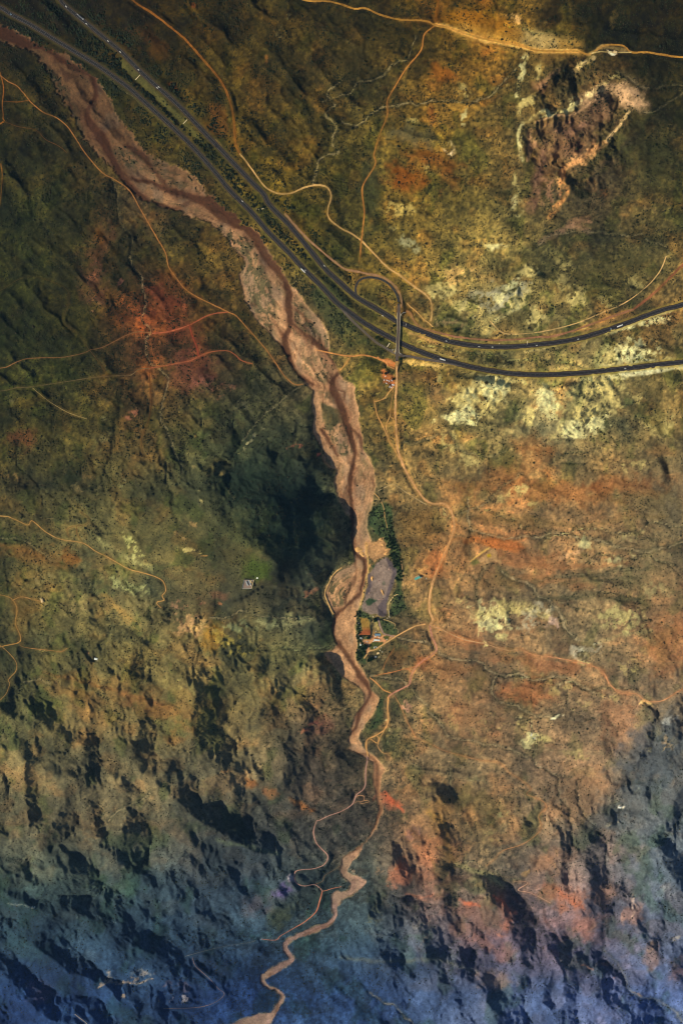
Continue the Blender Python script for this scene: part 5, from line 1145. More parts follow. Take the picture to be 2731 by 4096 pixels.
# ------------------------------------------------------------------ the ground sheet, divided into plain, hills, wash and sand pad
VW = P(X, Y, H).reshape(-1, 3)
g3 = VW.reshape(NY, NX, 3)
du = np.gradient(g3, axis=1); dv = np.gradient(g3, axis=0)
NR = np.cross(dv, du); NR /= np.linalg.norm(NR, axis=-1, keepdims=True)
NR *= np.sign(NR[..., 2:3]); NR = NR.reshape(-1, 3)
idx = np.arange(NX * NY).reshape(NY, NX)
quad = np.stack([idx[1:, :-1], idx[1:, 1:], idx[:-1, 1:], idx[:-1, :-1]], -1)
cls = np.zeros((NY, NX), np.int8)
cls[(bil(HC, (X - hx0) / hg, (Y - hy0) / hg) > 24)] = 1
cls[wash > .5] = 2
cls[PAD > .5] = 3
qc = cls[:-1, :-1]
soil_m = ground_mat("soil", "alb", 1.2)
sand_m = ground_mat("river_sand", "alb", .5, .85)
for k, nm, mt in ((0, "ground", soil_m), (1, "hills", soil_m), (2, "riverbed", sand_m), (3, "sand_pad", sand_m)):
    q = quad[qc == k]
    u, inv = np.unique(q, return_inverse=True)
    structure(link(nm, mesh_np(nm, VW[u], inv.reshape(q.shape), mt, NR[u], ("alb", ALB.reshape(-1, 3)[u]), True)))
# plain beyond the mapped sheet, out to the distance
ring = np.concatenate([idx[0, :-1], idx[:-1, -1], idx[-1, :0:-1], idx[:0:-1, 0]])
rv_ = VW[ring]; cen = VW.mean(0); dirv = rv_ - cen; dirv[:, 2] = 0
rc = ALB.reshape(-1, 3)[ring]
ks = [1.0, 1.012, 1.03, 1.055, 1.09, 1.13, 1.18, 1.24, 1.31, 1.4, 1.5, 1.65, 1.85, 2.1, 2.5, 3.2, 4.5, 8.0]
outv, outc = [], []
for k in ks:
    p = rv_ + dirv * (k - 1)
    t = sst(1.0, 1.14, k)
    rough_ = ridged(p[:, 0] / 260, p[:, 1] / 260, 71, 4) - .4
    p[:, 2] = rv_[:, 2] * (1 - t) + t * (14 + 95 * rough_ * sst(600, -900, p[:, 1]) + 16 * fbm(p[:, 0] / 150, p[:, 1] / 150, 73, 3))
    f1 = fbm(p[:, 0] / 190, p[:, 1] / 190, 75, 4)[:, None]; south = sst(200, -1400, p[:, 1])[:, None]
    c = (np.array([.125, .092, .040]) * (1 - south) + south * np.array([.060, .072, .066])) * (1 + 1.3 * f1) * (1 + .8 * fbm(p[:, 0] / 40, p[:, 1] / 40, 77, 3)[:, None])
    outv.append(p); outc.append(rc * (1 - t) + c * t)
n = len(ring); OV = np.vstack(outv); OC = np.clip(np.vstack(outc), .004, .8)
i0 = np.arange(n); i1 = (i0 + 1) % n
fq = np.vstack([np.stack([k * n + i0, k * n + i1, (k + 1) * n + i1, (k + 1) * n + i0], -1) for k in range(len(ks) - 1)])
structure(link("far_ground", mesh_np("far_ground", OV, fq[:, ::-1], soil_m, None, ("alb", OC), True)))

# ------------------------------------------------------------------ roads laid on their benches
asph = flat_mat("asphalt", (.15, .142, .155), .85, .10, .25, spec=.2)
asph2 = flat_mat("worn_asphalt", (.36, .31, .27), .9, .2, .25, spec=.2)
line_m = flat_mat("road_paint", (.62, .62, .58), .6, .12, .5)
shoul_m = flat_mat("shoulder_gravel", (.29, .23, .15), .95, .25, .3)
def profile(c, k=6):
    h = HH(c[:, 0], c[:, 1]); hp = np.pad(h, k, mode='edge')
    return np.array([max(hp[i:i + 2 * k + 1].mean(), h[i] - .1) for i in range(len(h))])
def strip_world(course, width, lift, ragged=0.0, seed=1, step=6, hfun=None):
    c = smooth(course, step)
    h = (profile(c) if hfun is None else hfun(c)) + lift
    p = P(c[:, 0], c[:, 1], h)
    t = np.gradient(p, axis=0); t[:, 2] = 0; t /= np.linalg.norm(t, axis=1, keepdims=True)
    nrm = np.stack([-t[:, 1], t[:, 0], 0 * t[:, 0]], -1)
    s = np.arange(len(c)) * step
    def rg(o): return ragged * (vn(s / 17.0 + o, s * 0 + seed + .3, 3) + .6 * vn(s / 6.0 + o, s * 0 + seed + .7, 5) - .8)
    loc = np.linalg.norm(np.gradient(p, axis=0), axis=1) / np.maximum(np.linalg.norm(np.gradient(c, axis=0), axis=1), 1e-6)
    loc = np.clip(loc, .55, 1.1)
    wl = width / 2 * loc * (1 + rg(seed)); wr = width / 2 * loc * (1 + rg(seed + 50))
    return p, nrm, wl, wr
def strip_mesh(name, p, nrm, a, b, mat, attr=None, cuts=2, drape=False):
    """strip between signed offsets a and b from the centre line"""
    rows = [p + nrm * (a + (b - a) * k / cuts)[:, None] for k in range(cuts + 1)]
    n = len(p); V = np.vstack(rows)
    i = np.arange(n - 1)
    fq = np.vstack([np.stack([k * n + i, k * n + i + 1, (k + 1) * n + i + 1, (k + 1) * n + i], -1) for k in range(cuts)])
    return mesh_np(name, V, fq[:, ::-1], mat, None, attr and (attr[0], np.tile(attr[1], (len(V), 1))), True)
dirt_m = ground_mat("packed_dirt", "alb", .25)
AL3 = ALB
def dirt_strip(nm, c, w, col, seed):
    """dirt road: five rows across, worn to the colour of the verge at its ragged edges and in stretches"""
    small = w < 5
    p, nrm, wl, wr = strip_world(c, w * (.80 if small else .88), .42 if not small else .36, .8 if small else .5, seed)
    cs = smooth(c, 6); n = len(p)
    g = np.stack([bil(AL3[..., k], (cs[:, 0] - X0) / G, (cs[:, 1] - Y0) / G) for k in range(3)], -1)
    a = np.array(col) / 255.; a = .86 * a + .14 * a.mean()
    a = np.where(a < .04045, a / 12.92, ((a + .055) / 1.055) ** 2.4) / GAIN
    s = np.arange(n) * 6.0
    v = 1 + .5 * (vn(s / 40, s * 0 + seed + .5, 11) - .5) + .4 * (vn(s / 11, s * 0 + seed + .5, 13) - .5)
    fade = np.clip((.30 if small else .10) + .7 * (vn(s / 70, s * 0 + seed + .2, 17) - .5), 0, .75)
    rows, cols = [], []
    for k in range(7):
        t = k / 6; o = -wl + (wl + wr) * t
        edge = abs(2 * t - 1)
        f = np.clip(fade + (.55 if edge > .9 else .12 if edge > .6 else (.10 if edge < .1 else 0)), 0, .9)[:, None]
        rows.append(p + nrm * o[:, None] - np.array([0, 0, .12 if edge > .9 else 0]))
        cols.append((a * v[:, None]) * (1 - f) + g * f)
    V = np.vstack(rows); i = np.arange(n - 1)
    fq = np.vstack([np.stack([k * n + i, k * n + i + 1, (k + 1) * n + i + 1, (k + 1) * n + i], -1) for k in range(6)])
    return mesh_np(nm, V, fq[:, ::-1], dirt_m, None, ("alb", np.clip(np.vstack(cols), .004, .8)), True)
for i, (nm, c, w, col) in enumerate(ROADS):
    structure(link(nm, dirt_strip(nm, c, w, col, i * 7 + 1)))
def asphalt_road(name, course, width, mat, lines=True, lift=.55, hfun=None, dash=True, both=True):
    p, nrm, wl, wr = strip_world(course, width, lift, 0, 1, 6, hfun)
    one = np.ones(len(p))
    structure(link(name, strip_mesh(name, p, nrm, -wl, wr, mat, None, 2)))
    up = np.array([0, 0, .05])
    if lines:
        e = wl - 1.5
        structure(link("road_marking", strip_mesh("road_marking", p + up, nrm, -e - .09, -e + .09, line_m, None, 1)))
        if both: structure(link("road_marking", strip_mesh("road_marking", p + up, nrm, e - .09, e + .09, line_m, None, 1)))
    if dash:
        d = np.linalg.norm(np.diff(p, axis=0), axis=1); L = np.concatenate([[0], np.cumsum(d)])
        V, Q = [], []
        x = 0
        while x + 4 < L[-1]:
            a = np.array([np.interp(x, L, p[:, k]) for k in range(3)]) + up; b = np.array([np.interp(x + 3, L, p[:, k]) for k in range(3)]) + up
            q = np.array([np.interp(x, L, nrm[:, k]) for k in range(3)])
            V += [a - q * .07, b - q * .07, b + q * .07, a + q * .07]; Q.append([len(V) - 4, len(V) - 3, len(V) - 2, len(V) - 1]); x += 12
        structure(link("road_marking", mesh_np("road_marking", V, np.array(Q), line_m)))
    return p, nrm, wl, wr
for nm, c in (("highway", HW_A), ("highway", HW_B)):
    p, nrm, wl, wr = strip_world(c, 22, .46, .25, 3)
    structure(link("road_shoulder", strip_mesh("road_shoulder", p, nrm, -wl, wr, shoul_m, None, 2)))
    asphalt_road(nm, c, 15.5, asph, True, .60)
asphalt_road("slip_road", LOOP, 9, asph, True, .52, None, False)
asphalt_road("slip_road", OFFR, 9, asph2, True, .52, None, False)
asphalt_road("slip_road", ONR, 9.5, asph2, True, .52, None, False)
# ------------------------------------------------------------------ overpass
conc = flat_mat("concrete", (.62, .58, .50), .9, .15, .3)
pale_conc = flat_mat("pale_concrete", (.86, .80, .66), .9, .1, .4)
base = W(1592, 1326); zb = base.z
ov = thing("overpass", "concrete road overpass crossing both carriageways of the highway, with pale parapets", "bridge", base)
ocs = smooth([(1594, 1250), (1593.5, 1290), (1592, 1335), (1590, 1380), (1588.6, 1408)], 8)
op = P(ocs[:, 0], ocs[:, 1], np.full(len(ocs), DECK)) - np.array(base)
ot = np.gradient(op, axis=0); ot /= np.linalg.norm(ot, axis=1, keepdims=True); on = np.stack([-ot[:, 1], ot[:, 0], 0 * ot[:, 0]], -1)
def bar(mb, a, b, z0, z1):
    """box section between offsets a..b and heights z0..z1 swept along the deck"""
    rings = [[mb.bm.verts.new(op[i] + on[i] * o + np.array([0, 0, z])) for o, z in ((a, z0), (b, z0), (b, z1), (a, z1))] for i in range(len(op))]
    for r, q in zip(rings[:-1], rings[1:]):
        for k in range(4): mb.bm.faces.new((r[k], r[(k + 1) % 4], q[(k + 1) % 4], q[k]))
    mb.bm.faces.new(rings[0]); mb.bm.faces.new(rings[-1][::-1])
    return mb
HB = 4.3
bar(MB(), -HB, HB, -1.1, 0).build("deck", conc, ov)
surf = bar(MB(), -HB + .55, HB - .55, .02, .06).build("road_surface", asph2, ov)
for sgn in (-1, 1):
    a, b = sorted((sgn * HB, sgn * (HB - .5)))
    bar(MB(), a, b, .01, 1.0).build("parapet", pale_conc, ov)
for X_, Y_ in ((1593, 1262), (1592, 1328), (1589.2, 1404)):
    g = W(X_, Y_) - base
    k = int(np.argmin(np.abs(ocs[:, 1] - Y_))); q = op[k]
    m = MB()
    if Y_ == 1328:
        for o in (-2.6, 0, 2.6):
            m.tube([(q[0] + on[k][0] * o, q[1] + on[k][1] * o, g.z - 1), (q[0] + on[k][0] * o, q[1] + on[k][1] * o, q[2] - 1.75)], .55, 10)
        m.box(q[0] - 4, q[0] + 4, q[1] - .7, q[1] + .7, q[2] - 1.75, q[2] - 1.11)
        m.build("pier", conc, ov)
    else:
        m.box(q[0] - 4.6, q[0] + 4.6, q[1] - .8, q[1] + .8, min(g.z, q[2] - 6.5) - 1.5, q[2] - 1.11)
        m.build("abutment", conc, ov)
def ramp_h(c):
    h = profile(c, 3)
    return h
for seg, nm in ((pts("1594,1222 1594,1236 1594,1253"), "slip_road"), (pts("1588.5,1405 1588,1420 1587,1443"), "slip_road")):
    p, nrm, wl, wr = strip_world(seg, 12, .5, 0, 1, 5)
    structure(link(nm, strip_mesh(nm, p, nrm, -wl, wr, asph2, None, 2)))
def wall_run(name, course, w, h, mat, parent=None, off=(0, 0, 0), step=6):
    """low wall following the ground"""
    c = smooth(course, step); z = HH(c[:, 0], c[:, 1]); p = P(c[:, 0], c[:, 1], z) - np.array(off)
    t = np.gradient(p, axis=0); t[:, 2] = 0; t /= np.linalg.norm(t, axis=1, keepdims=True); nn = np.stack([-t[:, 1], t[:, 0], 0 * t[:, 0]], -1)
    m = MB(); rings = [[m.bm.verts.new(p[i] + nn[i] * o * w / 2 + np.array([0, 0, q])) for o, q in ((-1, -.6), (1, -.6), (.85, h), (-.85, h))] for i in range(len(p))]
    for r, q in zip(rings[:-1], rings[1:]):
        for k in range(4): m.bm.faces.new((r[k], r[(k + 1) % 4], q[(k + 1) % 4], q[k]))
    m.bm.faces.new(rings[0]); m.bm.faces.new(rings[-1][::-1])
    return m.build(name, mat, parent)
Q15 = lambda s: Z(1500, 1340, 7.84, s)
rail_m = flat_mat("rail_white", (.85, .82, .74), .6, .08)
tag(wall_run("guard_rail", Q15("755,420 745,520 760,560 800,590 840,600"), 1.3, .95, rail_m), "white roadside rail curving from the south end of the overpass onto the eastern slip road", "guard rail")
tag(wall_run("guard_rail", Q15("440,440 480,462 530,470 580,465 605,455"), 1.5, .95, rail_m), "white curved roadside rail where the western slip road meets the overpass", "guard rail")
tag(wall_run("guard_rail", Q15("632,430 630,500 626,580"), 1.1, .9, rail_m), "short straight white rail along the west edge of the junction south of the overpass", "guard rail")
tag(wall_run("guard_rail", Z(1350, 1050, 3.92, "1070,778 1030,785 1000,805 985,840 982,900"), 1.3, .95, rail_m), "white roadside rail curving round the north end of the overpass", "guard rail")
tag(wall_run("drain_channel", Q15("372,380 455,250"), 2.4, .7, pale_conc), "pale concrete drain channel in the scrub just west of the overpass", "drain")
for s, lb in ((Z(240, 0, 3.41, "1030,1090 1105,1010"), "thin pale drain channel crossing the grassy median, the one nearest the top left corner"),
              (Z(700, 300, 3.92, "130,765 192,700"), "short pale drain channel crossing the grassy median, lower of the two there"),
              (Z(900, 760, 3.92, "488,296 540,302 632,288"), "pale bent drain channel in the dark scrub of the median"),
              (Z(1560, 1200, 2.613, "1138,450 1138,474"), "pale drain stub between service road and upper carriageway, west of its neighbour"),
              (Z(1560, 1200, 2.613, "1432,430 1432,465"), "pale drain stub between service road and upper carriageway, east of its neighbour")):
    tag(wall_run("drain_channel", s, 1.5, .5, pale_conc), lb, "drain", "median drains")
hd = heading((1582, 1443), (1591, 1443))
cg_ = thing("cattle_grid", "dark cattle grid across the road where the asphalt turns to dirt south of the overpass", "cattle grid", W(1586.6, 1442.7, .75), hd)
m = MB()
for k in range(9): m.box(-4, 4, -1.1 + k * .26, -1.0 + k * .26, 0, .12)
m.build("rails", flat_mat("grid_steel", (.16, .13, .12), .6), cg_)
for sx in (-4.3, 4.1): MB().box(sx, sx + .2, -1.3, 1.3, -.6, .9).build("end_frame", rail_m, cg_)

# ------------------------------------------------------------------ vehicles
glass = flat_mat("vehicle_glass", (.05, .06, .07), .15, .05, spec=.5)
tyre = flat_mat("tyre_rubber", (.05, .05, .05), .9, .1)
PAINT = {k: flat_mat("paint_" + k, v, .35, .04, .5, spec=.5) for k, v in dict(white=(.90, .90, .88), grey=(.42, .44, .46), dark=(.07, .07, .08), blue=(.45, .58, .70), red=(.45, .08, .05)).items()}
lamp_m = flat_mat("lamp_glass", (.75, .72, .62), .2, .03)
def wheels(parent, xs, y, r=.34, w=.24, me=None):
    for x in xs:
        for s in (-1, 1):
            o = link("wheel", me, parent, (x, s * y, r))
def wheel_mesh(r, w):
    m = MB(); m.tube([(0, -w / 2, 0), (0, w / 2, 0)], r, 12); return m.mesh("wheel", tyre)
WH_S = wheel_mesh(.34, .24); WH_L = wheel_mesh(.5, .34)
_car = {}
def make_car(paint):
    """saloon or hatchback, nose along +x"""
    t = thing("car", "car", "car", (0, 0, 0))
    m = MB()
    m.prism([(-2.15, .32), (2.15, .32), (2.2, .62), (1.95, .86), (.95, .98), (-1.95, 1.02), (-2.2, .75)], -.86, .86)
    m.prism([(-1.95, 1.0), (.95, .98), (.35, 1.42), (-.2, 1.5), (-1.3, 1.48)], -.72, .72)
    m.build("body", PAINT[paint], t, bevel=.05)
    MB().prism([(-1.75, 1.03), (.80, 1.03), (.33, 1.36), (-1.28, 1.40)], -.745, .745).build("side_window", glass, t)
    MB().prism([(.40, 1.41), (.97, 1.0), (1.01, 1.02), (.44, 1.43)], -.64, .64).build("windscreen", glass, t)
    wheels(t, (-1.35, 1.35), .78, me=WH_S)
    for s in (-1, 1): MB().box(2.10, 2.21, s * .62 - .16, s * .62 + .16, .62, .76).build("headlight", lamp_m, t)
    return t
def make_lorry(paint, L=16.0):
    """articulated lorry, cab along +x"""
    t = thing("lorry", "lorry", "lorry", (0, 0, 0))
    h = L / 2
    MB().box(-h, h - 3.4, -1.27, 1.27, 1.15, 3.95).build("trailer_box", PAINT[paint], t, bevel=.06)
    MB().box(-h, h - .4, -.5, .5, .62, 1.1).build("chassis", PAINT['dark'], t)
    MB().prism([(h - 2.6, .55), (h, .55), (h, 1.9), (h - .35, 3.0), (h - .9, 3.25), (h - 2.6, 3.35)], -1.22, 1.22).build("cab", PAINT['white'], t, bevel=.06)
    MB().prism([(h - .36, 3.02), (h + .02, 1.92), (h + .06, 1.94), (h - .32, 3.04)], -1.08, 1.08).build("windscreen", glass, t)
    wheels(t, (-h + 1.2, -h + 2.5, -h + 3.8, h - 4.2, h - 1.3), 1.05, me=WH_L)
    return t
def make_van(paint):
    t = thing("van", "van", "van", (0, 0, 0))
    MB().prism([(-2.5, .35), (2.5, .35), (2.55, .95), (1.75, 1.25), (1.2, 2.05), (-2.5, 2.15)], -.95, .95).build("body", PAINT[paint], t, bevel=.05)
    MB().prism([(1.24, 2.02), (1.79, 1.27), (1.83, 1.29), (1.28, 2.04)], -.8, .8).build("windscreen", glass, t)
    MB().prism([(.2, 1.3), (1.45, 1.3), (1.05, 1.9), (.2, 1.9)], -.965, .965).build("side_window", glass, t)
    wheels(t, (-1.6, 1.55), .86, me=WH_S)
    return t
protos = {}
def vehicle(kind, paint, x, y, ang, label, group=None, up=.72, scale=1.0):
    key = (kind, paint)
    if key not in protos:
        o = {"car": make_car, "lorry": make_lorry, "van": make_van}[kind](paint); protos[key] = o
    else: o = copy_tree(protos[key])
    o.location = W(x, y, up); o.rotation_euler = (0, 0, ang); o.scale = (scale,) * 3
    tag(o, label, kind, group)
    return o
hwp = {k: smooth(c, 10) for k, c in (("A", HW_A), ("B", HW_B))}
def on_road(rd, x, y, kind, paint, label, lane=None, rev=False):
    c = hwp[rd]; i = int(np.argmin(np.hypot(c[:, 0] - x, c[:, 1] - y))); i = min(max(i, 1), len(c) - 2)
    a = heading(tuple(c[i - 1]), tuple(c[i + 1]))
    if rev: a += math.pi
    h0 = float(profile(c[max(0, i - 6):i + 7], 3)[min(i, 6)])
    o = vehicle(kind, paint, x, y, a, label, "vehicles on the highway", 0, 1.0)
    o.location = P(x, y, h0 + .66)
U, LO = "upper carriageway", "lower carriageway"
for a in [
 ("A", 266, 26, "car", "white", "white car on the upper carriageway, the one nearest the top edge of the photo"),
 ("A", 312, 58, "car", "white", "white car just behind the grey lorry at the top left"),
 ("A", 325, 69, "lorry", "grey", "grey lorry on the upper carriageway at the top left, followed closely by a white car"),
 ("A", 347, 95, "car", "white", "small white car on the upper carriageway below the grey lorry"),
 ("A", 433, 164, "car", "white", "white car on the upper carriageway with a dark car just below it"),
 ("A", 446, 174, "car", "dark", "dark car close below a white one, above the grassy median"),
 ("A", 482, 208, "car", "white", "white car on the upper carriageway at the tip of the grassy median"),
 ("A", 555, 279, "car", "white", "white car on the upper carriageway just above the pale drain in the median"),
 ("A", 629.5, 351.5, "car", "white", "left one of two white cars side by side on the upper carriageway"),
 ("A", 636, 348, "car", "white", "right one of two white cars side by side on the upper carriageway"),
 ("A", 864.5, 586, "car", "dark", "dark car on the upper carriageway next to the pale rocky bank"),
 ("A", 1297, 1063, "car", "white", "white car on the upper carriageway shortly before the loop slip road"),
 ("A", 1530, 1263, "car", "white", "white car on the upper carriageway between the loop and the overpass"),
 ("A", 1784, 1364, "car", "white", "white car on the upper carriageway, first one east of the overpass"),
 ("A", 1915, 1386, "car", "white", "white car on the upper carriageway, left of a close pair east of the overpass"),
 ("A", 1968, 1388, "car", "white", "white car on the upper carriageway, right of a close pair east of the overpass"),
 ("A", 2075, 1386, "car", "dark", "dark car on the upper carriageway below a pale drain stub"),
 ("A", 2145, 1381, "car", "white", "white car on the upper carriageway right of the dark one below the drain stub"),
 ("A", 2233, 1368, "car", "dark", "dark car on the upper carriageway bend, between two white cars"),
 ("A", 2311, 1356, "car", "white", "white car on the upper carriageway bend, last before the dark gully"),
 ("A", 2441, 1315, "car", "blue", "pale blue car on the upper carriageway beside the head of the dark gully"),
 ("A", 2477, 1302, "lorry", "white", "white lorry on the upper carriageway beside the pale road cutting"),
 ("B", 45, 57, "car", "blue", "bluish car on the lower carriageway at the far left edge"),
 ("B", 585, 409, "car", "dark", "dark car on the lower carriageway beside the green strip above the wash"),
 ("B", 756, 570, "car", "dark", "dark car on the lower carriageway upstream of the green road sign"),
 ("B", 970, 805, "car", "white", "small white car on the lower carriageway just past the green road sign"),
 ("B", 1001, 843, "car", "dark", "dark car on the lower carriageway left of the bent drain channel"),
 ("B", 1152, 1006, "car", "dark", "dark car on the lower carriageway ahead of the long white lorry"),
 ("B", 1212.5, 1082, "lorry", "white", "long white lorry on the lower carriageway being passed by a white car"),
 ("B", 1221.5, 1081.5, "car", "white", "white car overtaking the long white lorry on the lower carriageway"),
 ("B", 1769, 1437, "lorry", "white", "white lorry on the lower carriageway just east of the overpass"),
 ("B", 2499, 1473, "car", "white", "white car on the lower carriageway above the bright pale cutting"),
]: on_road(*a)
# the dusty stopping place below the overpass
yard = [("car", "white", 1541.7, 1504.8, 20, "white car parked alone at the top of the orange stopping place"),
 ("car", "white", 1536, 1519.6, 80, "white car parked at the left edge of the orange stopping place"),
 ("van", "white", 1547.8, 1521, -35, "white van parked in the middle of the orange stopping place"),
 ("car", "white", 1556.3, 1524.8, -60, "small white car right of the van in the orange stopping place"),
 ("van", "white", 1566.5, 1521.5, -50, "white van parked beside a bush next to the dirt road"),
 ("car", "white", 1544.8, 1533, -35, "white car parked at the lower left corner of the orange stopping place"),
 ("car", "dark", 1552.2, 1489.3, -50, "dark car parked between bushes above the orange stopping place"),
 ("car", "dark", 1526.5, 1493, -50, "dark car parked at the left rim above the orange stopping place"),
 ("car", "red", 1565, 1538.6, -52, "red car parked left of the row of white vans by the dirt road"),
 ("van", "white", 1569, 1539.6, -52, "white van in the diagonal row by the dirt road, next to the red car"),
 ("van", "white", 1574, 1538.6, -52, "white van in the diagonal row by the dirt road, nearest the road"),
 ("van", "white", 1564.8, 1548.6, 30, "white van parked just below the diagonal row by the dirt road"),
 ("car", "grey", 1560.6, 1541.4, -70, "pale grey car left of the diagonal row by the dirt road"),
 ("car", "white", 1558, 1546.5, 40, "white car at the lower left end of the row by the dirt road"),
 ("car", "white", 1501.6, 2545.4, 4, "white car parked in front of the long grey-roofed shed, left one of two"),
 ("van", "white", 1516, 2547, -3, "white van parked in front of the long grey-roofed shed, right one of two"),
 ("car", "white", 1468, 2566.4, -15, "white car parked on the small green island in the farmyard"),
 ("car", "white", 1493.5, 2564.3, 0, "white car parked just below the row of white-roofed huts"),
 ("van", "white", 1496.5, 2588.5, 75, "white van on the green plot of the farm, left of two"),
 ("car", "white", 1504.3, 2587.6, -25, "white car on the green plot of the farm, right of two")]
for k, pc, x, y, a, lb in yard:
    vehicle(k, pc, x, y, R(a), lb, "vehicles parked off the road", .12, 1.15)

# ------------------------------------------------------------------ road signs
sg = {k: flat_mat("sign_" + k, v, .5, .04) for k, v in dict(green=(.10, .34, .22), teal=(.16, .52, .46), white=(.88, .88, .84)).items()}
steel = flat_mat("galvanised_steel", (.50, .52, .54), .45, .08, metal=.6)
def road_sign(x, y, ang, wd, ht, kind, label):
    t = thing("road_sign", label, "road sign", W(x, y), ang)
    m = MB()
    MB().box(-.06, .06, -wd / 2, wd / 2, 3.2, 3.2 + ht).build("sign_board", sg[kind], t)
    for s in (-1, 1): MB().tube([(-.14, s * wd * .36, -.4), (-.14, s * wd * .36, 3.2 + ht)], .1, 8).build("post", steel, t)
    MB().prism([(.065, 3.3), (.075, 3.3), (.075, 3.1 + ht), (.065, 3.1 + ht)], -wd / 2 + .12, wd / 2 - .12).build("sign_face", sg[kind], t)
a = heading((900, 735), (960, 805))
road_sign(933, 798, a, 8.5, 4.5, "green", "large green road sign on two posts beside the lower carriageway, above the wash")
road_sign(1252, 1146, heading((1230, 1100), (1280, 1150)) + .3, 6, 3.6, "teal", "teal road sign standing in the scrub between wash and lower carriageway")
road_sign(1623, 1297, heading((1600, 1290), (1640, 1310)), 6.5, 4, "white", "pale road sign on the verge of the upper carriageway just east of the overpass")

# ------------------------------------------------------------------ buildings
wallm = flat_mat("limewash_wall", (.80, .76, .68), .9, .1)
tanm = flat_mat("clay_wall", (.66, .52, .36), .9, .15)
roofs = dict(teal=flat_mat("roof_teal", (.36, .66, .60), .5, .12, .8), blue=flat_mat("roof_blue_grey", (.42, .54, .60), .5, .12, .8), white=flat_mat("roof_white", (.88, .90, .86), .5, .08, .8), cream=flat_mat("roof_cream", (.86, .74, .52), .7, .12, .8), grey=flat_mat("roof_grey", (.50, .52, .52), .6, .12, .8))
doorm = flat_mat("door_wood", (.25, .17, .11), .8, .15)
def building(x, y, ang, L, D, h, roof, label, name="shed", pitch=1.0, wm=None, nwin=2, cat="building", group=None):
    t = thing(name, label, cat, W(x, y, -.05), ang, group)
    wm = wm or wallm
    MB().box(-L / 2, L / 2, -D / 2, D / 2, -.8, h).build("wall", wm, t)
    e = .35
    MB().prism([(-D / 2 - e, h + .02), (D / 2 + e, h + .02), (D / 2 + e, h + .14), (0, h + pitch + .14), (-D / 2 - e, h + .14)], -L / 2 - e, L / 2 + e)
    m = MB(); pr = [(-D / 2 - e, h + .02), (D / 2 + e, h + .02), (D / 2 + e, h + .14), (0, h + pitch + .14), (-D / 2 - e, h + .14)]
    a_ = [m.bm.verts.new((-L / 2 - e, p[0], p[1])) for p in pr]; b_ = [m.bm.verts.new((L / 2 + e, p[0], p[1])) for p in pr]
    m.bm.faces.new(a_); m.bm.faces.new(b_[::-1])
    for i in range(5): m.bm.faces.new((a_[(i + 1) % 5], a_[i], b_[i], b_[(i + 1) % 5]))
    m.build("roof", roofs[roof], t)
    MB().box(-L / 2 + L * .42, -L / 2 + L * .42 + 1.1, -D / 2 - .06, -D / 2 + .02, 0, 2.1).build("door", doorm, t)
    for i in range(nwin):
        x0 = -L / 2 + L * (.12 + .62 * i / max(1, nwin - 1)) if nwin > 1 else -L / 2 + .5
        MB().box(x0, x0 + 1.0, -D / 2 - .05, -D / 2 + .02, 1.0, 1.9).build("window", glass, t)
    return t
def hd(x, y, dx, dy): return heading((x, y), (x + dx, y + dy))
building(1510, 2536.6, 0, 16, 6.2, 3.4, "blue", "long shed with a blue-grey metal roof at the top of the farmyard", pitch=.7, nwin=3)
building(1499.7, 2558.6, 0, 6.6, 5.2, 2.8, "white", "white-roofed hut at the left end of the row of three in the farmyard", "hut", .6)
building(1507.6, 2559, 0, 3.0, 4.8, 2.6, "white", "narrow white-roofed hut in the middle of the row of three in the farmyard", "hut", .5, nwin=1)
building(1514.6, 2559.2, 0, 4.6, 4.6, 2.8, "white", "square white-roofed hut at the right end of the row of three in the farmyard", "hut", .6)
building(1443, 2551.6, R(-18), 6, 4.6, 2.8, "white", "white-roofed cottage at the corner of the orange hedged yard", "cottage", .8)
building(1439.8, 2571, R(84), 3.6, 3.4, 2.6, "cream", "small cream-roofed outhouse at the west edge of the farm", "outhouse", .5, nwin=1)
building(1442, 2578, R(8), 4.4, 4.6, 2.7, "white", "small white-roofed outhouse at the west edge of the farm, by the dark trees", "outhouse", .5, nwin=1)
building(1511, 2611, R(24), 7.5, 5.5, 2.9, "cream", "tan-roofed house on the slope below the farm's green plot", "house", .8, tanm)
building(1501.6, 2625.6, R(-10), 6, 4.4, 2.7, "grey", "grey-roofed shed beside the dark trees at the bottom of the farm", "shed", .6)
sh = building(1668.5, 2310.6, hd(1668, 2310, 25, -13), 16.5, 6.4, 3.6, "teal", "long teal-roofed shed standing alone west of the main dirt road", "barn", .8, nwin=3)
mw = MB().box(-6.5, 6.8, 4.6, 5.4, -.8, 1.9); mw.build("yard_wall", pale_conc, sh)
building(2458, 207, hd(2458, 207, 10, 2), 8, 4.5, 3, "cream", "cream-roofed building on the pale road along the top of the badlands", "house", .8)
building(2476, 3227, hd(2476, 3227, 10, -1), 9, 6, 3.2, "white", "lone white-roofed house among the low hills at the right", "house", .8)
building(170, 2401, hd(170, 2401, 3, 10), 10, 6, 3, "cream", "lone cream-roofed house at the end of a track at the left", "house", .8)
building(385, 2634, hd(385, 2634, 10, 4), 9, 6, 3, "white", "lone white-roofed hut below a reddish scar on the left slope", "hut", .6)
def tank(x, y, r, h, mat, label, name="water_tank"):
    t = thing(name, label, "tank", W(x, y, -.1))
    MB().tube([(0, 0, -.5), (0, 0, h)], r, 20).build("tank_body", mat, t)
    MB().tube([(0, 0, h + .003), (0, 0, h + .35 * r * .5), (0, 0, h + .25 * r)], [r * 1.03, r * .6, r * .12], 20).build("tank_roof", roofs["white"], t)
tank(1684, 2308.4, 1.5, 2.6, rail_m, "round white water tank at the corner of the teal-roofed shed")
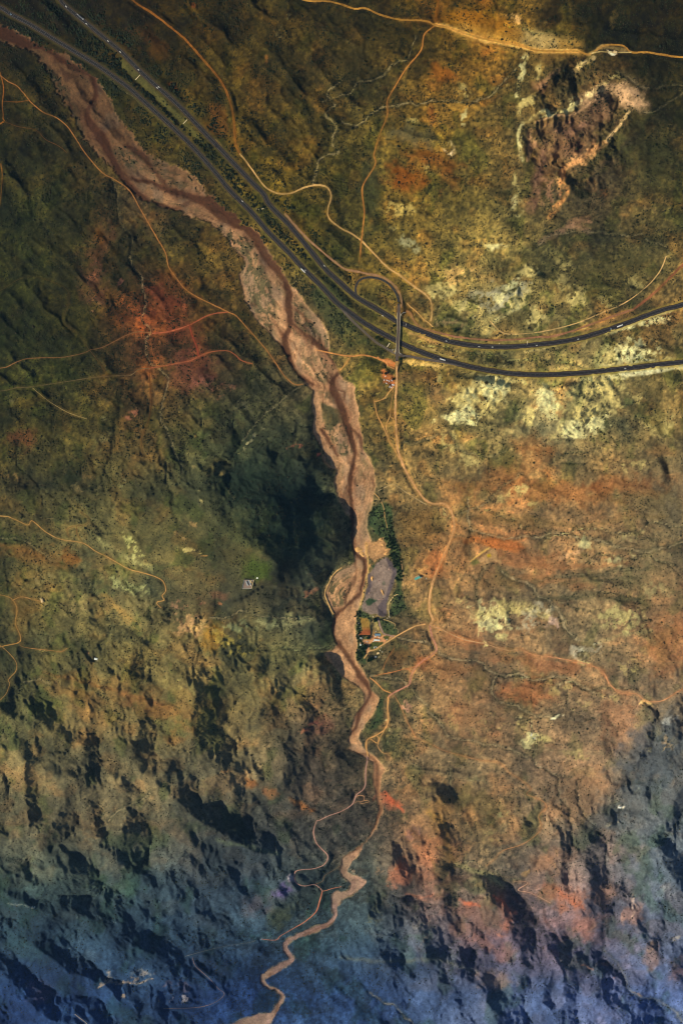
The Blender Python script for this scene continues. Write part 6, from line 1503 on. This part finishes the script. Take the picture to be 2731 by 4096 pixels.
tank(1703.2, 2313.4, 1.3, 2.0, rail_m, "round white water tank standing between the teal-roofed shed and the dirt road")
tank(1546.4, 2556.6, 1.2, 2.0, rail_m, "round white water tank on the green island at the farm junction")
# hedges and walls of the farm
hedge_m = flat_mat("hedge_leaves", (.10, .17, .08), .9, .35, .8)
Q14 = lambda s: Z(1420, 2440, 7.84, s)
tag(wall_run("hedge", Q14("478,245 480,400 485,560 490,700 490,785"), 1.8, 2.3, hedge_m), "clipped dark hedge along the right side of the orange yard", "hedge")
tag(wall_run("hedge", Q14("110,797 220,800 350,797 485,795"), 1.4, 1.8, hedge_m), "clipped dark hedge along the lower side of the orange yard", "hedge")
tag(wall_run("wall", Q14("105,800 110,760 100,690"), .9, 1.2, pale_conc), "low pale wall at the lower left corner of the orange yard", "wall")
# fenced installation on the hilltop
Q9 = lambda s: Z(940, 2280, 13.07, s)
pb = W(992, 2331)
ins = thing("installation", "fenced grey compound with slanting panel roofs on the hilltop", "compound", pb)
cor = [np.array(P(x, y, float(HH(np.array([x]), np.array([y]))[0]))) - np.array(pb) for x, y in Q9("490,450 1000,510 890,870 405,812")]
zt = max(c[2] for c in cor) + .5
m = MB(); a_ = [m.bm.verts.new((c[0], c[1], zt)) for c in cor]; b_ = [m.bm.verts.new((c[0], c[1], min(c[2] for c in cor) - 3)) for c in cor]
m.bm.faces.new(a_)
for i in range(4): m.bm.faces.new((a_[i], b_[i], b_[(i + 1) % 4], a_[(i + 1) % 4]))
m.build("pad", flat_mat("pad_gravel", (.56, .48, .42), .95, .12, .4), ins)
for i, mt in ((0, rail_m), (1, flat_mat("fence_cream", (.82, .78, .52), .8, .08)), (2, rail_m), (3, flat_mat("fence_blue_grey", (.48, .54, .58), .7, .08))):
    A, B = cor[i], cor[(i + 1) % 4]; d = B - A; d[2] = 0; L = np.linalg.norm(d); d /= L; nn = np.array([-d[1], d[0], 0]) * .35
    m = MB(); q = []
    for z in (zt, zt + 1.5):
        q += [m.bm.verts.new((*(p + s * nn)[:2], z)) for p, s in ((A, 1), (B - d * .75, 1), (B - d * .75, -1), (A, -1))]
    for f in ((3, 2, 1, 0), (4, 5, 6, 7), (0, 1, 5, 4), (1, 2, 6, 5), (2, 3, 7, 6), (3, 0, 4, 7)): m.bm.faces.new([q[k] for k in f])
    m.build("fence", mt, ins)
ga_ = hd(984, 2322, 100, 175)
for (x, y, L, mt, lift) in ((988, 2332.5, 14.5, roofs["grey"], 0), (998.5, 2328.5, 14.5, roofs["grey"], 0), (1003.4, 2325, 10.5, roofs["cream"], .4)):
    g = np.array(P(x, y, pb.z + zt)) - np.array(pb)
    m = MB(); w0, w1 = -2.2, 2.0; pr = [(w0, .8), (w1, 2.9 + lift), (w1, 3.2 + lift), (w0, 1.1)] if lift == 0 else [(w0 * .7, .2), (w1 * .7, .2), (w1 * .7, 2.6), (w0 * .7, 2.4)]
    aa = [m.bm.verts.new((-L / 2, p[0], p[1])) for p in pr]; bb = [m.bm.verts.new((L / 2, p[0], p[1])) for p in pr]
    m.bm.faces.new(aa); m.bm.faces.new(bb[::-1])
    for i in range(4): m.bm.faces.new((aa[(i + 1) % 4], aa[i], bb[i], bb[(i + 1) % 4]))
    o = m.build("panel", mt, ins, (g[0], g[1], zt - pb.z * 0)); o.rotation_euler = (0, 0, ga_)
    if lift == 0:
        for sx in (-.4, 0, .4):
            q = MB().tube([(sx * L, .9, 0), (sx * L, .9, 2.3)], .12, 6).build("panel_post", steel, o)
for x, y, sx, sy in ((1004.2, 2340.8, 2.2, 3.2), (1008, 2321.8, 1.8, 1.8)):
    g = np.array(P(x, y, pb.z + zt)) - np.array(pb)
    MB().box(-sx / 2, sx / 2, -sy / 2, sy / 2, 0, 2.3).build("cabinet", rail_m, ins, (g[0], g[1], zt), .08)
building(1003.8, 2346.6, .5, 3.0, 2.4, 2.4, "white", "white cabin just outside the lower fence of the hilltop compound", "cabin", .3, rail_m, 1)
tank(1029.6, 2310.8, 2.6, 2.4, rail_m, "white round tank at the end of the footpath from the hilltop compound")

# ------------------------------------------------------------------ spoil heaps of the sand works
heap_m = flat_mat("heap_sand", seen((206, 158, 96)), .95, .18, .25)
heap_d = flat_mat("heap_fines", seen((150, 124, 110)), .95, .18, .25)
def heap(x, y, L, Wd, h, ang, mat, label, seed):
    t = W(x, y, -.3)
    nr, na = 7, 22; V = [(0, 0, h)]; rs = random.Random(seed)
    ph = [rs.uniform(0, 6.3) for _ in range(3)]
    for i in range(1, nr + 1):
        f = i / nr
        for k in range(na):
            a = 2 * math.pi * k / na
            q = 1 + .18 * math.sin(2 * a + ph[0]) + .10 * math.sin(3 * a + ph[1]) + .06 * math.sin(7 * a + ph[2])
            z = h * (1 - f) ** .8 * (1 + .1 * math.sin(5 * a + ph[1] + 3 * f)) - (.8 if i == nr else 0)
            V.append((math.cos(a) * L / 2 * f * q, math.sin(a) * Wd / 2 * f * q, z))
    Fc = [(0, 1 + k, 1 + (k + 1) % na) for k in range(na)]
    for i in range(nr - 1):
        for k in range(na):
            a = 1 + i * na + k; b = 1 + i * na + (k + 1) % na
            Fc.append((a, a + na, b + na, b))
    me = bpy.data.meshes.new("sand_heap"); me.from_pydata(V, [], Fc); me.update(); me.materials.append(mat)
    o = link("sand_heap", me, None, t); o.rotation_euler = (0, 0, ang)
    tag(o, label, "sand heap", "spoil heaps of the sand works")
for i, (qx, qy, L, Wd, h, ang, mt, lb) in enumerate([
 (462, 855, 19, 8, 4.0, 80, heap_m, "long cream sand heap at the left of the grey pad, with a red-brown shaded side"),
 (682, 1150, 22, 8, 3.6, 105, heap_m, "long pale sand heap near the lower end of the grey pad"),
 (422, 580, 8, 7, 3.2, 20, heap_m, "small yellow sand heap between levee track and grass patch above the grey pad"),
 (795, 245, 16, 7, 3.6, 15, heap_m, "bright sand heap at the edge of the trees above the grey pad"),
 (755, 330, 13, 10, 3.4, 40, heap_m, "rounded sand heap just below the bright one by the trees"),
 (650, 40, 18, 9, 3.8, 10, heap_m, "sand heap at the very top of the spoil ground"),
 (690, 150, 13, 9, 3.4, -20, heap_m, "sand heap in the middle of the spoil ground"),
 (515, 145, 10, 7, 2.8, 30, heap_m, "small sand heap on the west side of the spoil ground"),
 (605, 905, 7, 6, 1.8, 0, heap_d, "low brown sand heap in the centre of the grey pad"),
 (830, 660, 12, 8, 3.0, 20, heap_d, "brown heap against the upper right rim of the grey pad"),
 (180, 255, 24, 18, 3.6, 20, heap_m, "big sand bank dug out in the wash beside the spoil ground"),
 (255, 350, 18, 14, 3.0, -30, heap_m, "smaller sand bank in the dug wash below the big one"),
 (400, 1160, 9, 5, 2.6, 60, heap_d, "grey heap at the lower left of the pad beside the levee"),
 (650, 1290, 20, 7, 2.6, 10, heap_d, "dark heap across the lower end of the grey pad")]):
    x, y = ZQ("%f,%f" % (qx, qy))[0]
    heap(x, y, L, Wd, h, R(ang), mt, lb, i)
boulder_m = flat_mat("white_stone", (.82, .80, .76), .9, .12)
for i, (qx, qy, s) in enumerate([(1055, 30, 1.6), (1050, 95, 1.4), (1075, 215, 1.7), (1010, 255, 1.2), (110, 415, 1.6), (155, 555, 1.6), (990, 915, 1.5), (780, 1265, 1.6), (815, 1185, 1.4), (855, 1315, 1.5), (295, 1240, 2.0), (100, 1250, 1.4), (235, 1072, 1.6), (650, 672, 1.6), (565, 207, 1.5)]):
    x, y = Q14("%f,%f" % (qx, qy))[0]
    bm = bmesh.new(); bmesh.ops.create_icosphere(bm, subdivisions=2, radius=s)
    for v in bm.verts: v.co *= .85 + .3 * random.Random(i * 97 + v.index).random(); v.co.z *= .7
    me = bpy.data.meshes.new("boulder"); bm.to_mesh(me); bm.free(); me.materials.append(boulder_m)
    tag(link("boulder", me, None, W(x, y, s * .3)), "whitish boulder lying in the grass around the farm", "boulder", "pale boulders about the farm")
# ------------------------------------------------------------------ trees and scrub
rng = np.random.RandomState(11)
bark = flat_mat("bark", (.24, .18, .13), .95, .2, .6)
def leaf_mat(name, srgb):
    m, nt, b = new_mat(name)
    l = tuple(float((v / 12.92) if v < .04045 else ((v + .055) / 1.055) ** 2.4) for v in srgb)
    c, _ = mottle(nt, l, .5, .45, 3)
    nt.links.new(c, b.inputs["Base Color"]); b.inputs["Roughness"].default_value = .8; b.inputs["Specular IOR Level"].default_value = .15
    return m
LEAF = [leaf_mat("leaves_deep", (.11, .22, .10)), leaf_mat("leaves_olive", (.20, .25, .10)), leaf_mat("leaves_dark", (.08, .14, .08))]
def crown_mesh(seed, mat, r=3.2, h=4.2, n=170):
    rs = np.random.RandomState(seed); V = []; Fc = []
    lobes = [(rs.uniform(-.5, .5, 3) * np.array([r, r, h * .5]) + np.array([0, 0, h * .62]), rs.uniform(.5, .75) * r) for _ in range(5)]
    for k in range(n):
        c, lr = lobes[rs.randint(5)]
        d = rs.normal(size=3); d /= np.linalg.norm(d); p = c + d * lr * rs.uniform(.55, 1.0) * np.array([1, 1, .8])
        s = rs.uniform(.28, .62); a = rs.normal(size=3); a /= np.linalg.norm(a); b = np.cross(a, rs.normal(size=3)); b /= np.linalg.norm(b)
        i = len(V); V += [p + a * s, p + b * s, p - a * s, p - b * s]; Fc.append((i, i + 1, i + 2, i + 3))
        e = np.cross(a, b); V += [p + e * s * .9, p + a * s * .9, p - e * s * .9, p - a * s * .9]; Fc.append((i + 4, i + 5, i + 6, i + 7))
    me = bpy.data.meshes.new("crown"); me.from_pydata([tuple(v) for v in V], [], Fc); me.update(); me.materials.append(mat)
    return me
def trunk_mesh(seed):
    rs = random.Random(seed); m = MB()
    m.tube([(0, 0, -.6), (.05, 0, .8), (.1, .05, 2.4)], [.28, .22, .13], 7)
    for k in range(3):
        a = k * 2.1 + rs.random(); m.tube([(.05, 0, 1.2), (math.cos(a) * .9, math.sin(a) * .9, 2.6), (math.cos(a) * 1.7, math.sin(a) * 1.7, 3.6)], [.12, .08, .03], 6)
    return m.mesh("trunk", bark)
variants = [(crown_mesh(100 + k, LEAF[k % 3]), trunk_mesh(k)) for k in range(9)]
def tree(x, y, s, kind, label, group):
    k = kind + 3 * rng.randint(3)
    t = thing("tree", label, "tree", W(x, y, -.1), float(rng.uniform(0, 6.28)), group)
    t.scale = (s, s, s * rng.uniform(.85, 1.1))
    link("crown", variants[k][0], t); link("trunk", variants[k][1], t)
def samp(field, n, seed, mind=7):
    rs = np.random.RandomState(seed); out = []
    yy, xx = np.where(field > .6)
    if len(yy) == 0: return out
    for i in rs.permutation(len(yy)):
        x, y = gx[xx[i]] + rs.uniform(-2, 2), gy[yy[i]] + rs.uniform(-2, 2)
        if not (0 < x < 2731 and 0 < y < 4096): continue
        if all((x - a) ** 2 + (y - b) ** 2 > mind * mind for a, b in out):
            out.append((x, y))
            if len(out) >= n: break
    return out
clear = (road_f > 5) & (hwf > 6)
FARM = zone(Q14("0,0 140,0 130,700 200,850 330,1050 400,1150 330,1400 300,1568 20,1568 60,1000"), soft=3) * clear
for x, y in samp(FARM * (1 - FY) * (1 - ISL), 46, 3, 7): tree(x, y, rng.uniform(.8, 1.25), 0, "deep green tree in the grove between farm and wash", "trees of the farm grove")
BELT = zone(ZQ("700,20 960,0 1000,200 1060,380 1090,560 1130,760 1120,900 950,900 990,660 900,560 800,380 850,230 760,200"), soft=3) * clear
for x, y in samp(BELT, 52, 4, 8): tree(x, y, rng.uniform(.7, 1.2), 0, "deep green tree in the belt between sand works and orange plain", "trees beside the sand works")
RIV = zone(Z(1150, 1900, 3.136, "1110,60 1180,80 1200,250 1310,420 1300,660 1360,820 1300,900 1200,760 1150,560 1040,480 1080,260"), soft=3) * clear * (1 - wash)
for x, y in samp(RIV, 40, 5, 9): tree(x, y, rng.uniform(.6, 1.05), 1, "bushy green tree on the east bank of the wash above the sand works", "trees on the east bank")
HWT = (MEDIAN * (1 - GRASSM)) * clear * (hwf > 10)
for x, y in samp(HWT, 70, 6, 13): tree(x, y, rng.uniform(.75, 1.25), 2, "dark bushy tree in the strip between the two carriageways", "trees between the carriageways")
for x, y, s, lb in [(*Q14("610,285")[0], 2.3, "broad dark tree above the long blue-grey shed"), (*Q14("640,250")[0], 1.7, "dark tree beside the grey haul road into the pad"),
                    (*Q14("290,1150")[0], 2.6, "very large dark tree at the lower west corner of the farmyard"), (*Q14("250,1180")[0], 2.0, "large dark tree left of the biggest one in the farmyard"),
                    (*Q14("480,1530")[0], 2.4, "very large dark tree below the grey-roofed shed"), (*Q14("400,1555")[0], 1.9, "large dark tree at the left of the pair below the farm"),
                    (*Q14("400,840")[0], 1.8, "broad tree beside the lower hedge of the orange yard"), (*Q14("450,870")[0], 1.4, "smaller tree beside the lower hedge, toward the farmyard"),
                    (*Z(1500, 1420, 11.2, "830,1060")[0], 1.3, "round tree beside the white van at the stopping place"), (*Z(1500, 1420, 11.2, "455,800")[0], 1.5, "round olive tree above the orange stopping place"),
                    (*Q15("40,75")[0], 1.3, "round dark tree west of the overpass, left of two"), (*Q15("175,130")[0], 1.5, "round dark tree west of the overpass, right of two"),
                    (*Z(1350, 1050, 3.92, "870,990")[0], 1.5, "round dark tree between the carriageways just west of the overpass"), (*Z(1560, 1200, 2.613, "670,310")[0], 1.9, "dark tree at the small clearing beside the service road"),
                    (*Q15("810,760")[0], 1.7, "leafy tree in the corner east of the road below the overpass")]:
    tree(x, y, s, 0, lb, None)

# low scrub over the plain: far too many to count, one object
sp = fbm(XW / 55, YW / 55, 201, 4)
dens = np.clip(.30 + 2.3 * sp + .8 * fbm(X / 150, Y / 150, 207, 3), .03, 1)
right = sst(1500, 1900, X) * sst(1500, 1900, Y) * sst(3300, 2900, Y)
dens *= (1 - .45 * right)
dens *= (1 - .7 * rock)
strip_ = sst(10, 18, hwf) * sst(80, 40, hwf) * sst(-.12, .1, fbm(XW / 40, YW / 40, 205, 3)) * sst(1500, 1300, X)
dens = np.clip(dens + .5 * thread + .5 * strip_ + .25 * LUSH + .35 * MEDIAN * (1 - GRASSM) + .3 * gully, 0, 1)
dens *= (1 - wash * (1 - .85 * bs))
dens *= (1 - .97 * np.clip(PAD + SPOIL + FY + OPD + DAM, 0, 1)) * (1 - .85 * KR)
dens *= sst(2, 6, road_f) * sst(5, 12, hwf) * (1 - .8 * verge) * (1 - .85 * GRASSM)
dens *= (1 - .35 * mtn)
inb = (X > -250) & (X < 2980) & (Y > -250) & (Y < 4350)
dens *= inb
NS = 215000
rs = np.random.RandomState(5)
pr = dens.ravel() / dens.sum()
pick = rs.choice(len(pr), NS, p=pr)
sx = X.ravel()[pick] + rs.uniform(-G / 2, G / 2, NS); sy = Y.ravel()[pick] + rs.uniform(-G / 2, G / 2, NS)
sh_ = HH(sx, sy)
sr = np.where(rs.rand(NS) < .14 + .22 * sst(1500, 1200, sx) * sst(2700, 2300, sy), np.exp(rs.normal(math.log(1.35), .32, NS)), np.exp(rs.normal(math.log(.75), .40, NS))).clip(.4, 4.0)
big = strip_.ravel()[pick] + MEDIAN.ravel()[pick] * (1 - GRASSM.ravel()[pick]) + LUSH.ravel()[pick]
sr *= 1 + .45 * np.clip(big, 0, 1)
cen = P(sx, sy, sh_)
ring_a = 5
tv = []
for rr, zz in ((1.0, -.15), (.85, .45)):
    for k in range(ring_a):
        a = 2 * math.pi * (k + (.5 if zz > 0 else 0)) / ring_a; tv.append((rr * math.cos(a), rr * math.sin(a), zz))
tv.append((0, 0, .95)); tv = np.array(tv)
tf = []
for k in range(ring_a):
    k2 = (k + 1) % ring_a
    tf += [(k, k2, 5 + k), (k2, 5 + k2, 5 + k), (5 + k, 5 + k2, 10)]
tf = np.array(tf)
jit = rs.uniform(.7, 1.3, (NS, len(tv), 3))
an = rs.uniform(0, 6.28, NS); ca, sa = np.cos(an), np.sin(an)
lv = tv[None] * jit * sr[:, None, None]
V = np.stack([lv[..., 0] * ca[:, None] - lv[..., 1] * sa[:, None], lv[..., 0] * sa[:, None] + lv[..., 1] * ca[:, None], lv[..., 2]], -1) + cen[:, None]
pal = np.array([(.024, .038, .014), (.036, .048, .018), (.050, .054, .022), (.066, .060, .028), (.028, .042, .024), (.076, .064, .034)])
lushp = np.clip(big, 0, 1) > .4
ci = rs.choice(6, NS, p=[.26, .24, .18, .12, .12, .08]); ci[lushp] = rs.choice([0, 1, 4], lushp.sum())
pal = np.where((sr > 1.3)[:, None], pal[ci] * .55, pal[ci])
cc = pal * rs.uniform(.75, 1.3, (NS, 1))
la = ALB.reshape(-1, 3)[pick] * .42
mixk = np.where(sr > 1.3, .10, .5)[:, None]
cc = np.where(lushp[:, None], cc, (1 - mixk) * cc + mixk * la)          # dusty scrub takes the tone of its soil
cc = np.repeat(cc[:, None], len(tv), 1).reshape(-1, 3)
Fv = (tf[None] + (np.arange(NS) * len(tv))[:, None, None]).reshape(-1, 3)
scrub_m = ground_mat("scrub_leaves", "alb", .3)
structure(link("scrub", mesh_np("scrub", V.reshape(-1, 3), Fv, scrub_m, None, ("alb", cc))), 'stuff')

# ------------------------------------------------------------------ haze over the whole country
if HAZE > 0:
    hm = bpy.data.materials.new("haze"); hm.use_nodes = True
    nt = hm.node_tree; nt.nodes.clear()
    out = nt.nodes.new("ShaderNodeOutputMaterial"); pv = nt.nodes.new("ShaderNodeVolumePrincipled")
    pv.inputs["Color"].default_value = (.30, .58, 1.0, 1); pv.inputs["Density"].default_value = HAZE; pv.inputs["Anisotropy"].default_value = .1
    nt.links.new(pv.outputs[0], out.inputs["Volume"])
    zmin = float(min(VW[:, 2].min(), OV[:, 2].min())) - 3; S = float(np.abs(OV[:, :2]).max()) + 500
    m = MB().box(-S, S, -S, S, zmin, CAM[2] + 60)
    structure(m.build("haze", hm), 'stuff')
